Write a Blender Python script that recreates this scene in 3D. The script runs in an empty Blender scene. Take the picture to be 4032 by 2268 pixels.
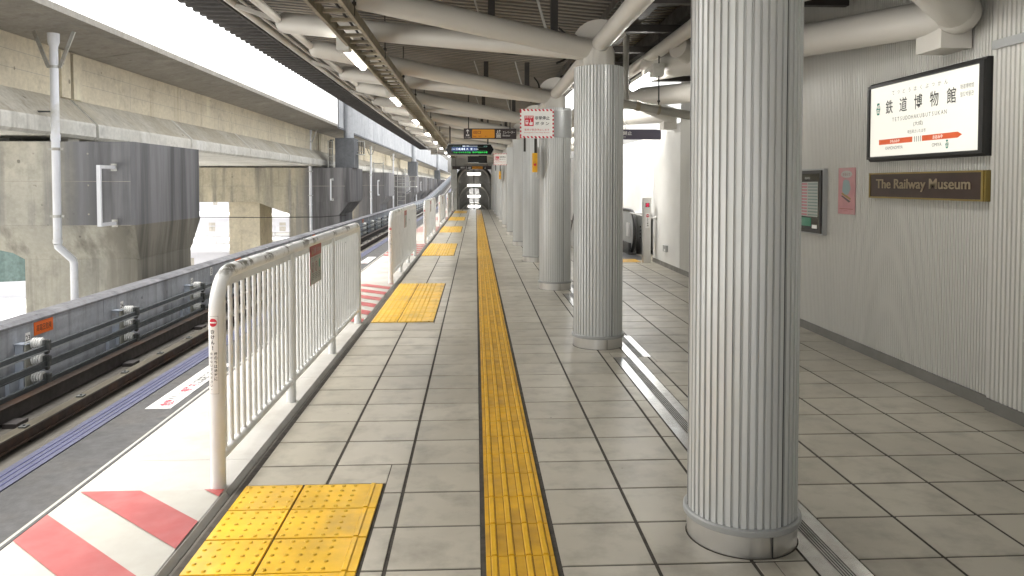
import bpy, math, random
from mathutils import Vector, Matrix
R = math.radians
rng = random.Random(7)
C = bpy.context.scene.collection
SC = bpy.context.scene

# ---------------------------------------------------------------- camera
H = 1.58
cam_d = bpy.data.cameras.new('camera'); cam = bpy.data.objects.new('camera', cam_d); C.objects.link(cam)
cam.location = (0, 0, H); cam.rotation_euler = (R(88.0), 0, R(-2.76))
cam_d.sensor_width = 36; cam_d.lens = 26.48; cam_d.shift_y = -0.0761
cam_d.clip_start = 0.05; cam_d.clip_end = 3000
SC.camera = cam
# ---------------------------------------------------------------- world and sun
SUN_EL, SUN_AZ = 62, -82          # azimuth in degrees from +Y, clockwise
w = bpy.data.worlds.new('World'); SC.world = w; w.use_nodes = True
nt = w.node_tree; nt.nodes.clear()
sky = nt.nodes.new('ShaderNodeTexSky'); sky.sky_type = 'NISHITA'; sky.sun_disc = False
sky.sun_elevation = R(SUN_EL); sky.sun_rotation = R(SUN_AZ); sky.air_density = 1.0; sky.dust_density = 6.0; sky.ozone_density = 0.6
hsv = nt.nodes.new('ShaderNodeHueSaturation'); hsv.inputs['Saturation'].default_value = 0.22; hsv.inputs['Value'].default_value = 1.5
bg = nt.nodes.new('ShaderNodeBackground'); bg.inputs['Strength'].default_value = 0.15
wo = nt.nodes.new('ShaderNodeOutputWorld')
tn = nt.nodes.new('ShaderNodeMix'); tn.data_type = 'RGBA'; tn.blend_type = 'MULTIPLY'; tn.inputs[0].default_value = 1; tn.inputs[7].default_value = (1, .985, .95, 1)
nt.links.new(sky.outputs[0], hsv.inputs['Color']); nt.links.new(hsv.outputs[0], tn.inputs[6]); nt.links.new(tn.outputs[2], bg.inputs[0]); nt.links.new(bg.outputs[0], wo.inputs[0])
sd = bpy.data.lights.new('sun', 'SUN'); sd.energy = 0.7; sd.angle = R(16); sd.color = (1, .96, .9)
so = bpy.data.objects.new('sun', sd); C.objects.link(so)
so.location = (-20, 5, 40)
so.rotation_euler = (R(90 - SUN_EL), 0, R(180 - SUN_AZ))
SC.view_settings.view_transform = 'Standard'; SC.view_settings.look = 'None'
SC.view_settings.exposure = 1.85; SC.view_settings.gamma = 1.0
SC.render.engine = 'CYCLES'
cy = SC.cycles
cy.use_denoising = True; cy.max_bounces = 8; cy.diffuse_bounces = 5; cy.glossy_bounces = 4
cy.transmission_bounces = 4; cy.sample_clamp_indirect = 6.0; cy.caustics_reflective = False; cy.caustics_refractive = False
try: cy.denoiser = 'OPENIMAGEDENOISE'
except Exception: pass

# ---------------------------------------------------------------- materials
def newmat(name):
    m = bpy.data.materials.new(name); m.use_nodes = True
    n = m.node_tree; b = n.nodes['Principled BSDF']
    return m, n, b
def N(n, t, **kw):
    x = n.nodes.new(t)
    for k, v in kw.items():
        if k.startswith('i_'): x.inputs[k[2:].replace('_', ' ')].default_value = v
        else: setattr(x, k, v)
    return x
def c4(c): return (c[0], c[1], c[2], 1)
def ramp(n, src, a, b, ca=0.0, cb=1.0):
    r = N(n, 'ShaderNodeMapRange'); r.inputs['From Min'].default_value = a; r.inputs['From Max'].default_value = b
    r.inputs['To Min'].default_value = ca; r.inputs['To Max'].default_value = cb
    n.links.new(src, r.inputs['Value']); return r.outputs[0]
def mixc(n, fac, a, b):
    x = N(n, 'ShaderNodeMix', data_type='RGBA')
    if isinstance(fac, float): x.inputs[0].default_value = fac
    else: n.links.new(fac, x.inputs[0])
    for s, v in ((x.inputs[6], a), (x.inputs[7], b)):
        if isinstance(v, tuple): s.default_value = c4(v)
        else: n.links.new(v, s)
    return x.outputs[2]
def geo_coords(n, scale=(1, 1, 1)):
    g = N(n, 'ShaderNodeNewGeometry'); mp = N(n, 'ShaderNodeMapping'); mp.inputs['Scale'].default_value = scale
    n.links.new(g.outputs['Position'], mp.inputs[0]); return mp.outputs[0]
def noise(n, vec, s, d=4, rough=.55):
    x = N(n, 'ShaderNodeTexNoise'); x.inputs['Scale'].default_value = s; x.inputs['Detail'].default_value = d; x.inputs['Roughness'].default_value = rough
    n.links.new(vec, x.inputs['Vector']); return x.outputs['Fac']
def bump(n, b, h, strength, dist=.01):
    x = N(n, 'ShaderNodeBump'); x.inputs['Strength'].default_value = strength; x.inputs['Distance'].default_value = dist
    n.links.new(h, x.inputs['Height']); n.links.new(x.outputs[0], b.inputs['Normal'])

def surf(name, col, rough=.5, metal=0.0, var=.12, dirt=None, dirt_amt=.35, nscale=3.0, stretch=(1, 1, 1), bmp=0.0, spec=.5, rvar=.1, emis=None):
    """a base colour with soft mottling and a second colour in noise-shaped patches"""
    m, n, b = newmat(name)
    v = geo_coords(n, stretch)
    f1 = noise(n, v, nscale, 5)
    dk = tuple(x * (1 - var) for x in col); lt = tuple(min(1, x * (1 + var)) for x in col)
    base = mixc(n, ramp(n, f1, .35, .65), dk, lt)
    if dirt:
        v2 = geo_coords(n, stretch); f2 = noise(n, v2, nscale * .43 + .21, 6, .62)
        r2 = ramp(n, f2, .62 - dirt_amt * .35, .62 + .12); base = mixc(n, r2, base, dirt)
    n.links.new(base, b.inputs['Base Color'])
    b.inputs['Metallic'].default_value = metal
    f3 = noise(n, v, nscale * 2.7, 3); lo_, hi_ = max(.02, rough - rvar), min(1, rough + rvar)
    if rough >= .29: lo_ = max(lo_, .29)
    else: hi_ = min(hi_, .265)
    n.links.new(ramp(n, f3, .3, .7, lo_, hi_), b.inputs['Roughness'])
    b.inputs['Specular IOR Level'].default_value = spec
    if bmp: bump(n, b, noise(n, geo_coords(n), 40, 4), bmp, .01)
    return m
def plain(name, col, rough=.5, metal=0.0):
    m, n, b = newmat(name); b.inputs['Base Color'].default_value = c4(col); b.inputs['Roughness'].default_value = rough; b.inputs['Metallic'].default_value = metal
    return m
def emit(name, col, s, base=None):
    m, n, b = newmat(name); b.inputs['Base Color'].default_value = c4(base or col); b.inputs['Emission Color'].default_value = c4(col); b.inputs['Emission Strength'].default_value = s
    b.inputs['Roughness'].default_value = .35
    return m
def concrete(name, a, b2, dark, streak=.5, lo=None, jlines=None, bmp=.25):
    """cast concrete: two tones in large patches, vertical run-off streaks, pores; lo=(axis,x0,x1): weathering that starts along an axis"""
    m, n, b = newmat(name)
    g = geo_coords(n)
    big = noise(n, g, .55, 5, .6); base = mixc(n, ramp(n, big, .38, .62), a, b2)
    fine = noise(n, g, 9, 6, .7); base = mixc(n, ramp(n, fine, .35, .75, 0, .55), base, tuple(x * .55 for x in a))
    med = noise(n, g, 2.4, 6, .65); base = mixc(n, ramp(n, med, .52, .72, 0, .6), base, tuple(x * .58 for x in b2))
    lt = noise(n, geo_coords(n, (1, 1, .35)), 1.1, 5, .6); base = mixc(n, ramp(n, lt, .56, .72, 0, .6), base, tuple(min(.8, x * 1.3) for x in a))
    pore = noise(n, g, 5.5, 1, .3); base = mixc(n, ramp(n, pore, .77, .80, 0, .8), base, tuple(x * .3 for x in a))
    sv = geo_coords(n, (1.6, 1.6, .09)); st = noise(n, sv, 1.7, 6, .65)
    f = ramp(n, st, .66 - streak * .22, .78)
    base = mixc(n, f, base, dark)
    if lo:
        ax, x0, x1 = lo
        sp = N(n, 'ShaderNodeSeparateXYZ'); n.links.new(geo_coords(n), sp.inputs[0])
        ad = N(n, 'ShaderNodeMath', operation='ADD'); n.links.new(sp.outputs[ax], ad.inputs[0])
        k = N(n, 'ShaderNodeMath', operation='MULTIPLY'); k.inputs[1].default_value = 1.6; n.links.new(st, k.inputs[0]); n.links.new(k.outputs[0], ad.inputs[1])
        f2 = ramp(n, ad.outputs[0], x0 + .8, x1 + .8)
        gr = mixc(n, ramp(n, st, .35, .65), tuple(x * .65 for x in dark), tuple(x * 1.45 for x in dark))
        base = mixc(n, f2, base, gr)
    n.links.new(base, b.inputs['Base Color']); b.inputs['Roughness'].default_value = .88; b.inputs['Specular IOR Level'].default_value = .25
    bump(n, b, noise(n, g, 25, 6, .7), bmp, .02)
    return m

M = {}
M['paint'] = surf('white_paint', (.62, .62, .58), .38, var=.05, dirt=(.40, .38, .33), dirt_amt=.2, nscale=6)
M['paint_warm'] = surf('warm_grey_tube_paint', (.52, .50, .455), .30, var=.03, nscale=1.2)
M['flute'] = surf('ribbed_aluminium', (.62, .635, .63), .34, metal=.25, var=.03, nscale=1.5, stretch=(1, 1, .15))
M['whitewall'] = surf('white_wall_paint', (.78, .78, .76), .45, var=.03, nscale=2)
M['wallgroove'] = surf('wall_groove', (.50, .495, .46), .6, var=.06, nscale=1.5, stretch=(1, 1, .2))
M['groove'] = surf('darker_groove', (.50, .51, .50), .45, metal=.15, var=.15, nscale=3, stretch=(1, 1, .2))  # groove faces a little darker than the column ridges
M['flute_end'] = plain('grey_sheet', (.40, .41, .41), .4, .3)
M['wallclad'] = surf('wall_cladding', (.56, .555, .52), .45, metal=.15, var=.05, dirt=(.36, .36, .33), dirt_amt=.2, nscale=1.2, stretch=(1, 1, .2))
M['stainless'] = surf('stainless_steel', (.70, .69, .67), .31, metal=1, var=.08, nscale=4, stretch=(1, 1, .3), rvar=.05)
M['joint_steel'] = surf('joint_cover_steel', (.72, .72, .71), .2, metal=1, var=.08, dirt=(.45, .44, .42), dirt_amt=.2, nscale=5, rvar=.08)
M['skirt'] = surf('skirting_grey', (.20, .195, .18), .45, metal=.3, var=.1, nscale=3)
M['black'] = plain('black_gap', (.015, .015, .015), .7)
M['rubber'] = surf('black_rubber', (.03, .03, .03), .5, var=.2, nscale=20)
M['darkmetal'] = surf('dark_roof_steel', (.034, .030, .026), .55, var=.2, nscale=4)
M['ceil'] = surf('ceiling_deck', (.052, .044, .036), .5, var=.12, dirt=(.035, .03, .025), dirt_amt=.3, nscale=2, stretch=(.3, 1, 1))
M['ceilrib'] = surf('ceiling_rib', (.30, .27, .225), .45, var=.1, nscale=3)
M['galv'] = surf('galvanised_steel', (.42, .42, .40), .42, metal=.6, var=.15, dirt=(.28, .25, .2), dirt_amt=.3, nscale=6)
M['tray'] = surf('cable_tray_steel', (.30, .265, .19), .5, metal=.2, var=.12, dirt=(.18, .16, .12), dirt_amt=.3, nscale=6)
M['yellow'] = surf('tactile_yellow', (.62, .345, .014), .40, var=.14, dirt=(.34, .19, .03), dirt_amt=.5, nscale=5, rvar=.12)
M['yellow_light'] = surf('tactile_pad_yellow', (.72, .43, .018), .32, var=.12, dirt=(.44, .27, .04), dirt_amt=.35, nscale=5, rvar=.12)
M['yellow_dot'] = surf('tactile_dot_yellow', (.62, .38, .02), .38, var=.08, nscale=20)
M['yellow_bar'] = surf('tactile_bar_yellow', (.66, .375, .018), .35, var=.08, nscale=9)
M['yellow_edge'] = surf('dark_bar_edge', (.24, .13, .02), .7, var=.3, nscale=20)  # thin dark lines along both sides of each raised bar
M['grout'] = surf('grout', (.048, .042, .034), .9, var=.3, nscale=15)
M['coping'] = surf('platform_edge_concrete', (.36, .35, .325), .62, var=.07, dirt=(.27, .255, .22), dirt_amt=.45, nscale=2.5, bmp=.15)
M['red'] = surf('worn_red_paint', (.29, .055, .052), .55, var=.12, dirt=(.29, .10, .09), dirt_amt=.35, nscale=3)
M['cream'] = surf('cream_paint', (.32, .31, .275), .5, var=.06, dirt=(.23, .22, .19), dirt_amt=.25, nscale=3)
M['asphalt'] = surf('track_bed_surface', (.046, .046, .047), .8, var=.15, dirt=(.062, .058, .054), dirt_amt=.4, nscale=4, bmp=.3)
M['bedconc'] = surf('track_concrete', (.105, .096, .080), .85, var=.2, dirt=(.04, .036, .032), dirt_amt=.4, nscale=3, bmp=.3)
M['blue'] = surf('blue_line', (.060, .065, .115), .6, var=.12, dirt=(.06, .062, .085), dirt_amt=.4, nscale=5)
M['navy'] = plain('blue_groove', (.04, .045, .12), .6)
M['rust'] = surf('rusty_steel', (.045, .030, .021), .6, metal=.2, var=.3, dirt=(.10, .045, .02), dirt_amt=.35, nscale=5)
M['railtop'] = surf('worn_steel', (.13, .115, .085), .4, metal=.6, var=.2, nscale=4, stretch=(1, .2, 1))
M['trackdark'] = surf('dark_guide_steel', (.030, .025, .023), .6, var=.3, nscale=4)
M['condrail'] = surf('power_rail', (.075, .085, .09), .45, metal=.4, var=.15, nscale=5)
M['condshine'] = surf('power_rail_contact', (.42, .44, .45), .35, metal=.8, var=.1, nscale=5)
M['ceramic'] = plain('white_ceramic', (.78, .78, .76), .15)
M['bracket'] = surf('pale_blue_bracket', (.42, .46, .52), .45, var=.08, dirt=(.3, .26, .22), dirt_amt=.2, nscale=8)
M['clamp'] = surf('cast_clamp', (.10, .105, .10), .6, metal=.4, var=.3, nscale=12)
M['pvc'] = surf('white_drain_pipe', (.66, .67, .70), .35, var=.04, dirt=(.5, .49, .45), dirt_amt=.15, nscale=3)
M['pier'] = concrete('pier_concrete', (.53, .505, .43), (.43, .415, .36), (.155, .155, .16), .8, lo=(0, -8.35, -7.35))
M['pier_low'] = concrete('pier_lower_concrete', (.50, .475, .40), (.40, .385, .335), (.16, .15, .125), .75, lo=(0, -7.45, -6.75))
M['pier_far'] = concrete('pier_concrete_far', (.58, .52, .40), (.48, .44, .34), (.155, .15, .15), .75, lo=(0, -9.6, -8.6))
M['beige'] = concrete('girder_concrete', (.67, .60, .46), (.57, .51, .40), (.40, .34, .24), .4)
M['slab'] = concrete('slab_concrete', (.40, .375, .33), (.35, .33, .29), (.24, .22, .19), .3)
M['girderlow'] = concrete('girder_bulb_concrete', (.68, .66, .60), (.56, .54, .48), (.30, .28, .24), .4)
M['girdershade'] = concrete('girder_slope_shade', (.43, .39, .31), (.54, .51, .44), (.27, .24, .19), .35)  # shade on the girder's upward slope, put into a darker concrete colour
M['parapet'] = concrete('parapet_concrete', (.47, .49, .53), (.39, .41, .45), (.15, .155, .15), .75)
M['parapet_cap'] = concrete('parapet_cap_concrete', (.30, .30, .31), (.20, .20, .215), (.09, .09, .095), .7)
M['barrier'] = concrete('barrier_panel', (.50, .51, .52), (.42, .43, .45), (.20, .21, .23), .6, bmp=.05)
M['plinth'] = concrete('plinth_concrete', (.17, .175, .185), (.14, .145, .15), (.08, .08, .085), .5)
M['ground'] = surf('pale_ground', (.55, .55, .54), .9, var=.1, dirt=(.4, .4, .4), dirt_amt=.3, nscale=.05)
M['whiteroof'] = surf('white_roof', (.80, .80, .80), .6, var=.04, nscale=.3)
M['greyroof'] = surf('grey_roof', (.45, .45, .48), .7, var=.08, nscale=.3)
M['white'] = plain('sign_white', (.80, .80, .78), .35)
M['signgrey'] = plain('sign_plate_grey', (.42, .42, .37), .4)
M['k'] = plain('sign_black', (.012, .012, .012), .4)
M['signdark'] = plain('sign_dark_brown', (.035, .026, .028), .4)
M['signslate'] = plain('sign_slate', (.11, .10, .14), .4)
M['signred'] = plain('sign_red', (.58, .02, .045), .4)
M['signorange'] = plain('sign_orange', (.72, .30, .012), .4)
M['darkred'] = plain('sign_dark_red', (.25, .03, .01), .4)
M['brick'] = plain('sign_header_red', (.36, .05, .03), .45)
M['orange'] = plain('warning_orange', (.85, .16, .015), .45)
M['green'] = plain('sign_green', (.0, .22, .12), .4)
M['bronze'] = surf('dark_bronze', (.045, .025, .018), .3, metal=.3, var=.15, nscale=4)
M['gold'] = surf('brass', (.30, .225, .07), .35, metal=.6, var=.1, nscale=4)
M['brassletter'] = plain('brass_letter', (.40, .33, .22), .35, .5)
M['glass'] = plain('dark_glass', (.02, .022, .02), .08)
M['lamp'] = emit('lamp_tube', (1, .98, .94), 11.5)
M['lamp_dim'] = emit('tunnel_lamp_tube', (1, .98, .94), 3.5)
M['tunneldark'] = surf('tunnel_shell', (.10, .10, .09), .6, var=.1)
M['tunnelslat'] = surf('tunnel_slat', (.22, .21, .19), .5, metal=.3, var=.1)
M['plate'] = surf('worn_white_plate', (.50, .50, .49), .5, var=.06, dirt=(.3, .3, .28), dirt_amt=.2, nscale=4)
M['screen'] = plain('black_screen', (.006, .007, .008), .15)
M['led_w'] = emit('led_white', (.75, .85, 1), .32)
M['led_g'] = emit('led_green', (.05, .9, .15), .22)
M['led_b'] = emit('led_blue_dim', (.02, .05, .25), .04)
M['led_dim'] = emit('led_dim', (.2, .45, .4), .1)
M['led_r'] = emit('led_red', (.9, .02, .10), .2)
M['lightpanel'] = emit('sign_light_panel', (1, .975, .86), .19, (.5, .5, .45))
M['backorange'] = emit('sign_orange_lit', (1, .15, .03), .10, (.5, .08, .02))
M['backletter'] = plain('letter_grey', (.07, .07, .06), .5)
M['panelink'] = plain('letter_black', (.02, .02, .018), .5)
M['panelgreen'] = plain('panel_green', (.0, .20, .13), .5)
M['handrail'] = plain('black_handrail', (.012, .012, .012), .35)
M['escpanel'] = surf('escalator_panel', (.45, .46, .46), .3, metal=.3, var=.05, nscale=2)
M['comb'] = surf('landing_plate', (.10, .10, .10), .45, metal=.7, var=.2, nscale=20)
M['pink'] = surf('poster_pink', (.50, .24, .25), .35, var=.08, dirt=(.45, .32, .30), dirt_amt=.3, nscale=8)
M['teal'] = plain('poster_teal', (.22, .31, .32), .4)
M['tred'] = plain('table_red', (.42, .12, .15), .4)
M['tgreen'] = plain('table_green', (.17, .24, .21), .4)
M['paper'] = plain('table_paper', (.42, .44, .42), .4)
M['netgreen'] = surf('green_net', (.10, .15, .14), .7, var=.2, nscale=6)
M['cable'] = plain('black_cable', (.012, .011, .01), .5)
M['yellowbox'] = surf('yellow_box_paint', (.78, .42, .012), .4, var=.08, dirt=(.5, .27, .03), dirt_amt=.3, nscale=12)
M['worn'] = surf('worn_bare_metal', (.09, .085, .07), .6, var=.4, dirt=(.26, .25, .22), dirt_amt=.5, nscale=30)

# white fence paint with chipped, weathered patches on the upper side of its top rail
def fence_paint():
    m, n, b = newmat('chipped_fence_paint')
    g = geo_coords(n)
    base = mixc(n, ramp(n, noise(n, g, 5, 4), .35, .65), (.72, .73, .72), (.80, .81, .80))
    spk = ramp(n, noise(n, g, 30, 2, .5), .76, .79)
    base = mixc(n, spk, base, (.10, .085, .06))
    sp = N(n, 'ShaderNodeSeparateXYZ'); n.links.new(g, sp.inputs[0])
    topz = ramp(n, sp.outputs[2], 1.085, 1.13)
    pn = ramp(n, noise(n, geo_coords(n, (1, .7, 1)), 5.5, 6, .65), .53, .58)
    mul = N(n, 'ShaderNodeMath', operation='MULTIPLY'); n.links.new(topz, mul.inputs[0]); n.links.new(pn, mul.inputs[1])
    base = mixc(n, mul.outputs[0], base, (.13, .12, .095))
    n.links.new(base, b.inputs['Base Color']); b.inputs['Roughness'].default_value = .35
    return m
M['fence'] = fence_paint()

def floor_mat():
    m, n, b = newmat('floor_tile')
    at = N(n, 'ShaderNodeAttribute'); at.attribute_name = 'tint'
    g = geo_coords(n)
    sp = N(n, 'ShaderNodeSeparateXYZ'); n.links.new(g, sp.inputs[0])
    base = mixc(n, at.outputs['Fac'], (.405, .375, .305), (.495, .462, .385))
    f = noise(n, g, 1.1, 4, .55); base = mixc(n, ramp(n, f, .40, .70, 0, .75), base, (.325, .30, .245))
    f2 = noise(n, g, 4.2, 5, .62); base = mixc(n, ramp(n, f2, .47, .70, 0, .7), base, (.235, .215, .175))
    f5 = noise(n, geo_coords(n, (1, .35, 1)), 2.3, 4, .6); base = mixc(n, ramp(n, f5, .55, .75, 0, .5), base, (.54, .51, .44))
    spk = ramp(n, noise(n, g, 13, 1, .4), .815, .84); base = mixc(n, spk, base, (.10, .09, .075))
    n.links.new(base, b.inputs['Base Color'])
    f3 = noise(n, g, 1.7, 5, .6); n.links.new(ramp(n, f3, .3, .7, .285, .40), b.inputs['Roughness'])
    b.inputs['Specular IOR Level'].default_value = .5
    bump(n, b, noise(n, g, 14, 3, .5), .035, .01)
    return m
M['tile'] = floor_mat()

# ---------------------------------------------------------------- mesh helpers
class MB:
    def __init__(s): s.v = []; s.f = []; s.mi = []; s.cur = 0; s.sm = []; s.smooth = False
    def add(s, vs, fs, sm=None):
        o = len(s.v); s.v.extend(Vector(p) for p in vs)
        for f in fs: s.f.append(tuple(i + o for i in f)); s.mi.append(s.cur); s.sm.append(s.smooth if sm is None else sm)
        return s
    def box(s, x0, x1, y0, y1, z0, z1):
        if x0 > x1: x0, x1 = x1, x0
        if y0 > y1: y0, y1 = y1, y0
        if z0 > z1: z0, z1 = z1, z0
        return s.add([(x0, y0, z0), (x1, y0, z0), (x1, y1, z0), (x0, y1, z0), (x0, y0, z1), (x1, y0, z1), (x1, y1, z1), (x0, y1, z1)],
                     [(0, 3, 2, 1), (4, 5, 6, 7), (0, 1, 5, 4), (1, 2, 6, 5), (2, 3, 7, 6), (3, 0, 4, 7)])
    def bar(s, p0, p1, w, h, up=(0, 0, 1)):
        p0 = Vector(p0); p1 = Vector(p1); d = (p1 - p0).normalized(); up = Vector(up)
        a = d.cross(up)
        if a.length < 1e-4: a = d.cross(Vector((0, 1, 0)))
        a.normalize(); b = a.cross(d).normalized()
        vs = []
        for p in (p0, p1):
            for sa, sb in ((-1, -1), (1, -1), (1, 1), (-1, 1)): vs.append(p + a * sa * w / 2 + b * sb * h / 2)
        return s.add(vs, [(0, 1, 2, 3), (7, 6, 5, 4), (0, 4, 5, 1), (1, 5, 6, 2), (2, 6, 7, 3), (3, 7, 4, 0)])
    def path(s, pts, r, n=10, caps=True, closed=False):
        pts = [Vector(p) for p in pts]; rs = r if isinstance(r, (list, tuple)) else [r] * len(pts)
        rings = []; prev = None
        for i, p in enumerate(pts):
            if i == 0: d = pts[1] - p
            elif i == len(pts) - 1: d = p - pts[i - 1]
            else: d = (pts[i + 1] - p).normalized() + (p - pts[i - 1]).normalized()
            d.normalize()
            if prev is None:
                a = d.cross(Vector((0, 0, 1)))
                if a.length < 1e-3: a = d.cross(Vector((0, 1, 0)))
                a.normalize()
            else:
                a = prev - d * prev.dot(d); a.normalize()
            prev = a; b = d.cross(a)
            rings.append([p + (a * math.cos(2 * math.pi * k / n) + b * math.sin(2 * math.pi * k / n)) * rs[i] for k in range(n)])
        o = len(s.v)
        for rg in rings: s.v.extend(rg)
        for i in range(len(rings) - 1):
            for k in range(n):
                a0 = o + i * n + k; a1 = o + i * n + (k + 1) % n
                s.f.append((a0, a1, a1 + n, a0 + n)); s.mi.append(s.cur); s.sm.append(True)
        if caps:
            s.f.append(tuple(o + k for k in reversed(range(n)))); s.mi.append(s.cur); s.sm.append(False)
            e = o + (len(rings) - 1) * n
            s.f.append(tuple(e + k for k in range(n))); s.mi.append(s.cur); s.sm.append(False)
        return s
    def lathe(s, prof, c=(0, 0, 0), axis='Z', n=24, sm=True):
        """prof: (radius, height) pairs"""
        c = Vector(c); o = len(s.v)
        for r, h in prof:
            for k in range(n):
                a = 2 * math.pi * k / n; u, v = r * math.cos(a), r * math.sin(a)
                s.v.append(c + {'Z': Vector((u, v, h)), 'X': Vector((h, u, v)), 'Y': Vector((v, h, u))}[axis])
        for i in range(len(prof) - 1):
            for k in range(n):
                a0 = o + i * n + k; a1 = o + i * n + (k + 1) % n
                s.f.append((a0, a1, a1 + n, a0 + n)); s.mi.append(s.cur); s.sm.append(sm)
        s.f.append(tuple(o + k for k in reversed(range(n)))); s.mi.append(s.cur); s.sm.append(False)
        e = o + (len(prof) - 1) * n
        s.f.append(tuple(e + k for k in range(n))); s.mi.append(s.cur); s.sm.append(False)
        return s
    def prism(s, poly, y0, y1, axis='Y'):
        """poly in (x,z) extruded along y, or (x,y) along z, or (y,z) along x; any direction of winding"""
        n = len(poly)
        area = sum(poly[i][0] * poly[(i + 1) % n][1] - poly[(i + 1) % n][0] * poly[i][1] for i in range(n))
        if (area < 0): poly = poly[::-1]
        if axis == 'Y': vs = [(p[0], y0, p[1]) for p in poly] + [(p[0], y1, p[1]) for p in poly]; flip = False
        elif axis == 'Z': vs = [(p[0], p[1], y0) for p in poly] + [(p[0], p[1], y1) for p in poly]; flip = True
        else: vs = [(y0, p[0], p[1]) for p in poly] + [(y1, p[0], p[1]) for p in poly]; flip = True
        fs = [tuple(range(n)), tuple(range(2 * n - 1, n - 1, -1))] + [(i, i + n, (i + 1) % n + n, (i + 1) % n) for i in range(n)]
        if flip: fs = [f[::-1] for f in fs]
        return s.add(vs, fs)
    def sphere(s, c, r, n=14, m=8, sz=1.0):
        prof = [(max(1e-4, r * math.sin(math.pi * i / m)), -r * sz * math.cos(math.pi * i / m)) for i in range(m + 1)]
        return s.lathe(prof, c, 'Z', n)
    def build(s, name, mats, parent=None, origin=None):
        if not isinstance(mats, (list, tuple)): mats = [mats]
        me = bpy.data.meshes.new(name)
        off = Vector(origin) if origin is not None else (parent['_o'] and Vector(parent['_o']) if parent is not None and '_o' in parent else Vector((0, 0, 0)))
        me.from_pydata([tuple(p - off) for p in s.v], [], s.f)
        for m in mats: me.materials.append(M[m] if isinstance(m, str) else m)
        me.polygons.foreach_set('material_index', s.mi); me.polygons.foreach_set('use_smooth', s.sm)
        me.update()
        if any(s.sm): me.set_sharp_from_angle(angle=R(38))
        o = bpy.data.objects.new(name, me); C.objects.link(o)
        if parent is not None: o.parent = parent
        elif origin is not None: o.location = origin
        return o

def tag(o, label=None, cat=None, group=None, kind=None):
    if label: o['label'] = label
    if cat: o['category'] = cat
    if group: o['group'] = group
    if kind: o['kind'] = kind
    return o
def thing(name, label, cat, loc=(0, 0, 0), group=None):
    e = bpy.data.objects.new(name, None); C.objects.link(e); e.location = loc; e['_o'] = tuple(loc); e.empty_display_size = .2
    return tag(e, label, cat, group)
def sub(parent, name, mb, mats):
    """a child of a part; same world coordinates as its thing"""
    o = mb.build(name, mats, None, None)
    root = parent
    while root.parent: root = root.parent
    off = Vector(root['_o']) if '_o' in root else Vector((0, 0, 0))
    for v in o.data.vertices: v.co -= off
    o.parent = parent
    return o
def kids(o): return [c for c in bpy.data.objects if c.parent == o]
def flat_tree(o):
    out = []
    for c in kids(o): out.append((c, kids(c)))
    return out
def dup(tree, root, loc, label=None, skip=()):
    r = root.copy(); C.objects.link(r); r.location = loc; r['_o'] = tuple(loc)
    if label: r['label'] = label
    for c, gs in tree:
        if c.name.split('.')[0] in skip: continue
        d = c.copy(); C.objects.link(d); d.parent = r
        for g in gs:
            q = g.copy(); C.objects.link(q); q.parent = d
    return r
ORD = ['first', 'second', 'third', 'fourth', 'fifth', 'sixth', 'seventh', 'eighth', 'ninth', 'tenth', 'eleventh', 'twelfth', 'thirteenth', 'fourteenth', 'fifteenth',
       'sixteenth', 'seventeenth', 'eighteenth', 'nineteenth', 'twentieth']
ORD += ['twenty-' + x for x in ORD[:9]] + ['thirtieth'] + ['thirty-' + x for x in ORD[:9]] + ['fortieth'] + ['forty-' + x for x in ORD[:9]]

# ---------------------------------------------------------------- text
_tc = {}
def glyphs(s, bold=0.0, spacing=1.0):
    k = (s, bold, spacing)
    if k in _tc: return _tc[k]
    cu = bpy.data.curves.new('t', 'FONT'); cu.body = s; cu.size = 1; cu.offset = bold; cu.space_character = spacing; cu.resolution_u = 3
    cu.fill_mode = 'FRONT'
    ob = bpy.data.objects.new('t', cu)
    me = bpy.data.meshes.new_from_object(ob)
    vs = [(v.co.x, v.co.y) for v in me.vertices]; fs = [tuple(p.vertices) for p in me.polygons]
    bpy.data.objects.remove(ob); bpy.data.curves.remove(cu); bpy.data.meshes.remove(me)
    _tc[k] = (vs, fs); return _tc[k]

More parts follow.
